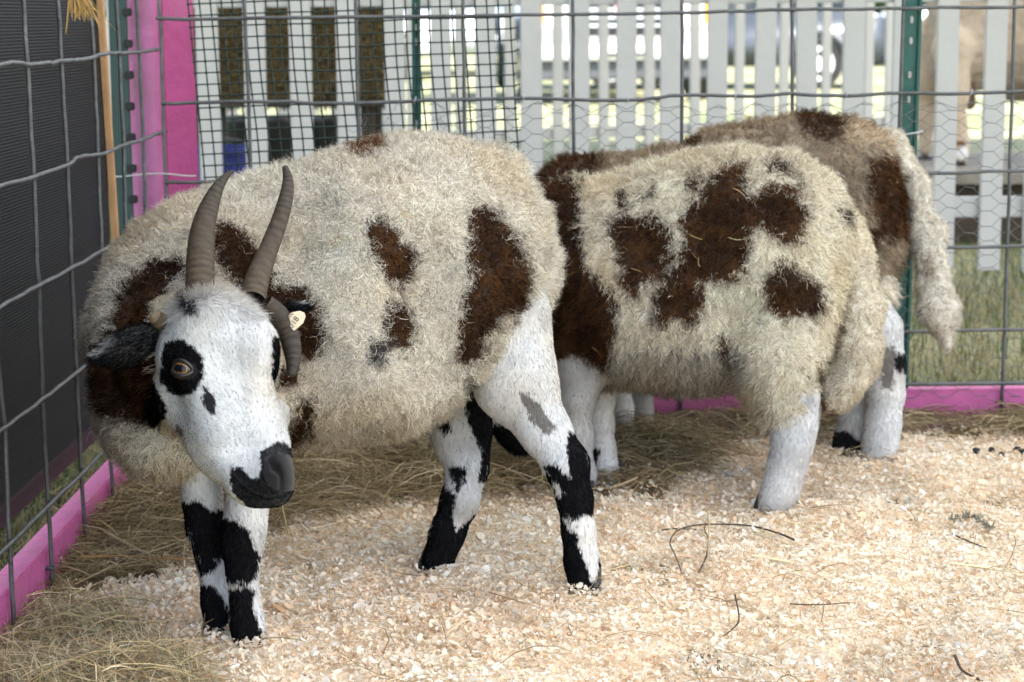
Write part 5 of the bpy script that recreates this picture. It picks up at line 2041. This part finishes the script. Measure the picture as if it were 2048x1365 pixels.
# ------------------------------------------------------------------ the far sheep: fawn grey with dark neck and rump
def sheep_far():
    zh, zf = zg(1757, 922), zg(1262, 900)
    r0 = G(1500, 905)
    root = empty('sheep', (r0[0], r0[1], 0), 'farthest sheep, fawn grey with dark brown neck and rump, against the back fence', 'sheep', 'sheep in the pen')
    B = Body()
    zb = min(zh + 0.06, 3.66)
    B.add(E(1672, 440, zb, 130, 190, 0.115), 0, 0.06)
    B.add(E(1500, 460, zb, 230, 195, 0.130), 0, 0.06)
    B.add(E(1280, 480, zb, 160, 165, 0.120), 0, 0.06)
    B.add(E(1610, 340, zb, 170, 98, 0.100), 0, 0.06)
    B.add(L((1250, 430, zb, 110), (1160, 420, zb - .02, 84), (1120, 480, zb - .03, 80), (1085, 600, zb - .04, 70)), 0, 0.05)
    B.add(L((1728, 480, zb - .03, 48), (1728, 600, zb - .04, 40), (1745, 690, zb - .04, 30)), 5, 0.04)
    leg(B, [(1760, 660, zh, 46), (1776, 735, zh, 31), (1772, 790, zh, 32), (1766, 850, zh, 31), (1760, 890, zh, 30), (1755, 915, zh, 27)], 1)
    z2 = zg(1697, 910)
    leg(B, [(1700, 640, z2 + .05, 55), (1724, 740, z2 + .03, 36), (1715, 800, z2 + .02, 29), (1707, 850, z2, 26), (1698, 885, z2, 26), (1694, 902, z2, 26)], 2)
    leg(B, [(1240, 640, zf, 50), (1240, 750, zf, 22), (1243, 820, zf, 19), (1250, 870, zf, 17), (1256, 892, zf, 19)], 1)
    leg(B, [(1270, 640, zf + .05, 50), (1285, 760, zf + .05, 20), (1290, 880, zf + .05, 18)], 2)
    B.add(L((1790, 300, zb, 34), (1832, 365, zb - .02, 21), (1853, 460, zb - .02, 27), (1864, 550, zb - .03, 32), (1876, 625, zb - .03, 29), (1893, 688, zb - .03, 11)), 3, 0.02)
    FAWN = np.array([0.42, 0.335, 0.245])
    D = DKB * 1.25
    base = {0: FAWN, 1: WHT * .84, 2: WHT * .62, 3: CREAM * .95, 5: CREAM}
    polys = [
        ([0], D, [(1040, 380), (1100, 300), (1180, 296), (1215, 300), (1200, 340), (1165, 380), (1150, 420), (1040, 620)]),
        ([0], D * 1.2, [(1362, 275), (1385, 262), (1404, 275), (1400, 305), (1375, 318), (1362, 300)]),
        ([0], D, [(1575, 215), (1640, 215), (1690, 235), (1682, 268), (1640, 285), (1600, 262)]),
        ([0], FAWN * 1.5, [(1690, 235), (1790, 262), (1840, 330), (1830, 345), (1770, 300), (1700, 285)]),
        ([0], np.array([0.058, 0.027, 0.013]), [(1742, 320), (1790, 300), (1830, 335), (1836, 400), (1838, 470), (1815, 482), (1770, 468), (1748, 510), (1740, 490), (1745, 430), (1725, 380)]),
        ([0], FAWN * .8, [(1560, 320), (1730, 320), (1740, 430), (1700, 420), (1600, 350)]),
        ([3], FAWN, [(1842, 520), (1862, 505), (1868, 545), (1850, 560)]),
        ([1], BLK, [(1785, 712), (1812, 705), (1818, 745), (1795, 748)]),
        ([1], GREY, [(1755, 690), (1790, 690), (1785, 780), (1765, 770)]),
        ([2], BLK, [(1660, 862), (1690, 858), (1722, 880), (1725, 920), (1660, 925)]),
        ([1], BLK, [(1224, 858), (1244, 862), (1252, 890), (1245, 912), (1224, 905)]),
        ([1], BLK, [(1715, 918), (1738, 918), (1738, 945), (1715, 945)]),
    ]
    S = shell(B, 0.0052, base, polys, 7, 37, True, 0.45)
    joined('body', [S], root)
    grow(B, S[2], S[1], root, base, polys, 8, 37, 80000, 60000,
         dict(len=0.019, w=0.00070, droop=0.5, clump=0.74, curl=0.0042, seeds=3000, rough=0.65, tail=0.42, bits=40))
    hoof(1755, 920, zh, 26, root, (-0.7, -0.6)); hoof(1694, 908, z2, 25, root, (-0.8, -0.5))
    hoof(1260, 898, zf, 18, root, (-0.6, -0.8)); hoof(1292, 890, zf + .05, 17, root, (-0.6, -0.8))


sheep_far()


_p = np.concatenate([b[0] for b in BITS]); _s = np.concatenate([b[1] for b in BITS]); _c = np.concatenate([b[2] for b in BITS])
_o = ribbons('hay_bits', _p, np.full((len(_p), 5), 0.0012) * np.array([.6, 1, 1, 1, .5])[None], _s, _c, M_straw)
tag(_o, 'bits of hay and chaff caught in the fleeces of the sheep', 'hay', kind='stuff')


# ------------------------------------------------------------------ pale tan pony beyond the white fence
def pony():
    zp = 7.0
    a, b = P(1915, 330, zp), P(2010, 200, zp)
    k = zp
    root = empty('pony', (a[0] + .2, a[1], 0), 'pale tan pony with slender legs behind the white picket fence at the right', 'pony')
    B = Body()
    B.add(E(2080, 40, k + .22, 190, 165, 0.20), 0, 0.06)
    B.add(E(1935, 40, k + .15, 78, 140, 0.14), 0, 0.08)
    B.add(L((1930, -60, k + .15, 75), (1890, -140, k + .12, 62)), 0, 0.08)
    B.add(L((1905, 100, k + .02, 42), (1908, 170, k, 25), (1911, 200, k, 17), (1914, 250, k, 13), (1918, 285, k, 13), (1914, 305, k, 15), (1912, 316, k, 14)), 1, 0.05)
    B.add(L((1862, 80, k + .26, 42), (1856, 170, k + .26, 20), (1852, 240, k + .26, 14), (1850, 300, k + .26, 14)), 1, 0.05)
    B.add(L((2130, 120, k + .05, 55), (2125, 200, k + .05, 22), (2122, 310, k + .05, 15)), 1, 0.05)
    B.add(L((2190, 120, k + .35, 55), (2185, 200, k + .35, 22), (2180, 310, k + .35, 15)), 1, 0.05)
    TAN = np.array([0.37, 0.30, 0.235])
    base = {0: TAN, 1: TAN * 1.15, 2: TAN}
    polys = [([1], np.array([0.12, 0.06, 0.03]), [(1890, 278), (1925, 280), (1935, 296), (1890, 300)]),
             ([1], WHT * .8, [(1890, 300), (1935, 298), (1940, 320), (1890, 318)])]
    V, Q, V2, N, c, al = shell(B, 0.012, base, polys, 3, 51)
    joined('body', [(V, Q, V2, N, c, al * 0)], root)
    for hx, hz in ((1911, 0), (1850, .26), (2122, .05), (2180, .35)):
        p = P(hx, 322, k + hz)
        m = MB(); m.tube([p + np.array([0, 0, -0.014]), p + np.array([0, 0, 0.016])], [0.034, 0.026], 14); m.build('hoof', M_hoof, root, smooth=True)
    z = P(1911, 330, k)[2]
    # the platform it stands on
    c0 = P(1990, 330, k)
    st = empty('low_platform', (c0[0] + .1, c0[1] + .15, 0), 'low grey wooden platform under the tan hoofed animal', 'platform')
    m = MB(); m.box((c0[0] + .17, c0[1] + .12, z - 0.02), 1.05, 0.9, 0.035); m.build('deck', simple('weathered_board', (0.20, 0.18, 0.155), 0.8, 0, 0.2, 9, .3), st, bevel=0.003)
    m = MB(); m.box((c0[0] + .17, c0[1] + .15, (z - 0.039) / 2 - .005), 0.99, 0.8, z - 0.039 + .01); m.build('base', M_dwood, st, bevel=0.003)
    cl = P(1941, 195, k + .05)
    m = MB(); m.prism([(-0.018, 0.05), (0.016, 0.055), (0.02, -0.03), (0.0, -0.045), (-0.018, -0.03)], cl, CR, (0, 0, 1), (0, 1, 0), 0.02)
    m.build('hanging_strap', simple('brown_leather', (0.08, 0.045, 0.02), 0.6), root, bevel=0.004)


pony()

# ------------------------------------------------------------------ small things lying on the bedding
def twig(name, pts, r, label, cat, mat=None, group=None, lift=None):
    ps = []
    for i, (a, b) in enumerate(pts):
        g = G(a, b)
        z = pen_bump(np.array([g[0]]), np.array([g[1]]))[0] + 0.013 + (lift[i] if lift else 0)
        g2 = G(a, b, z)
        ps.append(g2)
    out = []
    k = len(ps)
    for i in range(k - 1):
        p0 = ps[max(i - 1, 0)]; p1 = ps[i]; p2 = ps[i + 1]; p3 = ps[min(i + 2, k - 1)]
        for q in range(5):
            t = q / 5
            out.append(0.5 * ((2 * p1) + (-p0 + p2) * t + (2 * p0 - 5 * p1 + 4 * p2 - p3) * t * t + (-p0 + 3 * p1 - 3 * p2 + p3) * t ** 3))
    out.append(ps[-1])
    m = MB(); m.tube(out, [r * (1 - 0.5 * i / len(out)) for i in range(len(out))], 6)
    o = m.build(name, mat or M_twig, smooth=True)
    return tag(o, label, cat, group)


tg = 'twigs and stalks on the shavings'
twig('twig', [(1598, 1085), (1560, 1068), (1500, 1052), (1440, 1049), (1390, 1051), (1355, 1062), (1340, 1085), (1350, 1110), (1362, 1141)], 0.0016, 'long dark curved stem looping over the wood shavings in the middle right', 'twig', group=tg, lift=[0, .002, .004, .006, .01, .012, .008, .004, 0])
twig('twig', [(1397, 1146), (1412, 1115), (1417, 1080), (1409, 1060), (1412, 1050)], 0.0014, 'short dark stem closing the loop of the long curved stem', 'twig', group=tg, lift=[0, .004, .008, .008, .004])
twig('twig', [(1325, 1060), (1350, 1058), (1378, 1059), (1400, 1060), (1430, 1064)], 0.0013, 'short brown stalk crossing the top of the looped stem', 'twig', group=tg)
twig('twig', [(1910, 1312), (1920, 1335), (1930, 1345), (1955, 1358), (1975, 1368)], 0.0022, 'black forked twig at the bottom right corner', 'twig', group=tg, lift=[.012, .006, .002, 0, 0])
twig('twig', [(1905, 1068), (1930, 1080), (1960, 1092), (1972, 1096)], 0.0013, 'thin brown stick beside the dried grey sprig', 'twig', group=tg)
twig('twig', [(1470, 1190), (1478, 1240), (1460, 1262), (1448, 1272)], 0.0012, 'upright brown stalk on the shavings below the loop', 'twig', group=tg, lift=[.03, .012, 0, 0])
twig('twig', [(1580, 1208), (1630, 1210), (1700, 1206)], 0.0010, 'thin straight dark stalk lying in the middle of the shavings', 'twig', group=tg)
twig('straw_stalk', [(1415, 1020), (1418, 1060), (1416, 1100), (1413, 1148)], 0.0012, 'yellow straw stalk standing in the loop of the dark stem', 'straw', mat=simple('yellow_straw', (0.42, 0.31, 0.14), 0.6), group=tg, lift=[.035, .02, .008, 0])
twig('straw_stalk', [(562, 1000), (570, 1040), (580, 1080), (592, 1118), (602, 1160)], 0.0009, 'pale straw hanging from the mouth of the near sheep', 'straw', mat=simple('pale_straw', (0.45, 0.38, 0.2), 0.6), lift=[.155, .105, .06, .02, .004])
M_dryst = simple('grey_stem', (0.28, 0.21, 0.12), 0.7)
twig('dry_stem', [(196, 1058), (240, 1082), (300, 1112), (322, 1122)], 0.0035, 'thick pale dry stem lying in the hay beside the left board', 'straw', mat=M_dryst, lift=[.02, .02, .015, .01])
twig('dry_stem', [(160, 1115), (240, 1113), (330, 1117), (400, 1120)], 0.0018, 'long orange brown stalk lying across the hay in front of the near sheep', 'straw', mat=simple('orange_stalk', (0.30, 0.17, 0.06), 0.6), lift=[.03, .025, .02, .012])
twig('dry_stem', [(1225, 975), (1245, 968), (1275, 955)], 0.0028, 'short pale stick by the front hoof of the middle sheep', 'straw', mat=M_dryst, lift=[.012, .014, .016])


def chip(px, py, ln, wd, ang, col, label):
    g = G(px, py); g[2] = pen_bump(np.array([g[0]]), np.array([g[1]]))[0] + 0.018
    m = MB(); M_ = Matrix.Rotation(ang, 3, 'Z') @ Matrix.Rotation(0.15, 3, 'Y')
    m.box(g, ln, wd, 0.002, M=M_)
    tag(m.build('wood_chip', simple('wood_chip_' + str(px), col, 0.7, 0, .12, 60), bevel=0.0008, seg=1), label, 'wood chip', 'large wood chips')


chip(558, 1226, 0.026, 0.009, -0.9, (0.55, 0.33, 0.17), 'orange wood chip in front of the near sheep by its front hooves')
chip(1545, 1150, 0.060, 0.008, -0.12, (0.62, 0.48, 0.30), 'long flat tan wood chip in the middle of the shavings')
chip(1372, 1124, 0.022, 0.008, -0.1, (0.62, 0.42, 0.28), 'pinkish wood chip inside the loop of the dark stem')
chip(1618, 1049, 0.026, 0.007, -0.15, (0.36, 0.27, 0.17), 'grey brown wood chip near the hind hoof of the middle sheep')
chip(1950, 1158, 0.075, 0.006, 0.05, (0.66, 0.52, 0.33), 'long narrow wood chip at the right of the shavings')

# droppings
dl = [(1952, 916, 'leftmost'), (1983, 911, 'second'), (2003, 917, 'third'), (2034, 916, 'fourth'), (2046, 921, 'rightmost')]
for i, (a, b, w) in enumerate(dl):
    g = G(a, b); z = pen_bump(np.array([g[0]]), np.array([g[1]]))[0] + 0.013
    me = bpy.data.meshes.new('dropping'); bm = bmesh.new()
    bmesh.ops.create_icosphere(bm, subdivisions=2, radius=0.0058)
    for v in bm.verts:
        v.co.x *= 1.25; v.co *= 1 + 0.12 * math.sin(v.co.x * 900 + v.co.z * 700 + i)
    bm.to_mesh(me); bm.free()
    me.materials.append(M_blackrub)
    o = link(bpy.data.objects.new('dropping', me)); o.location = (g[0], g[1], z); o.rotation_euler = (0.3 * i, 0.2, i)
    tag(o, 'black dropping on the shavings at the right edge, %s of the five' % w, 'dropping', 'droppings on the shavings')


def sprig():
    m = MB()
    ps = [G(a, b, 0.022) for a, b in [(1900, 1040), (1925, 1036), (1950, 1034), (1968, 1046), (1985, 1058)]]
    m.tube(ps, 0.0012, 5)
    for i in range(60):
        t = rng.uniform(0, len(ps) - 1.01); j = int(t)
        p = ps[j] + (ps[j + 1] - ps[j]) * (t - j)
        q = p + rng.normal(0, 0.005, 3) + np.array([0, 0, 0.003])
        m.tube([p, (p + q) / 2, q], [0.0006, 0.0022, 0.0008], 5)
    tag(m.build('dried_sprig', simple('grey_green_leaf', (0.26, 0.24, 0.17), 0.8), smooth=True), 'small dried grey green sprig on the shavings at the right', 'sprig')


sprig()
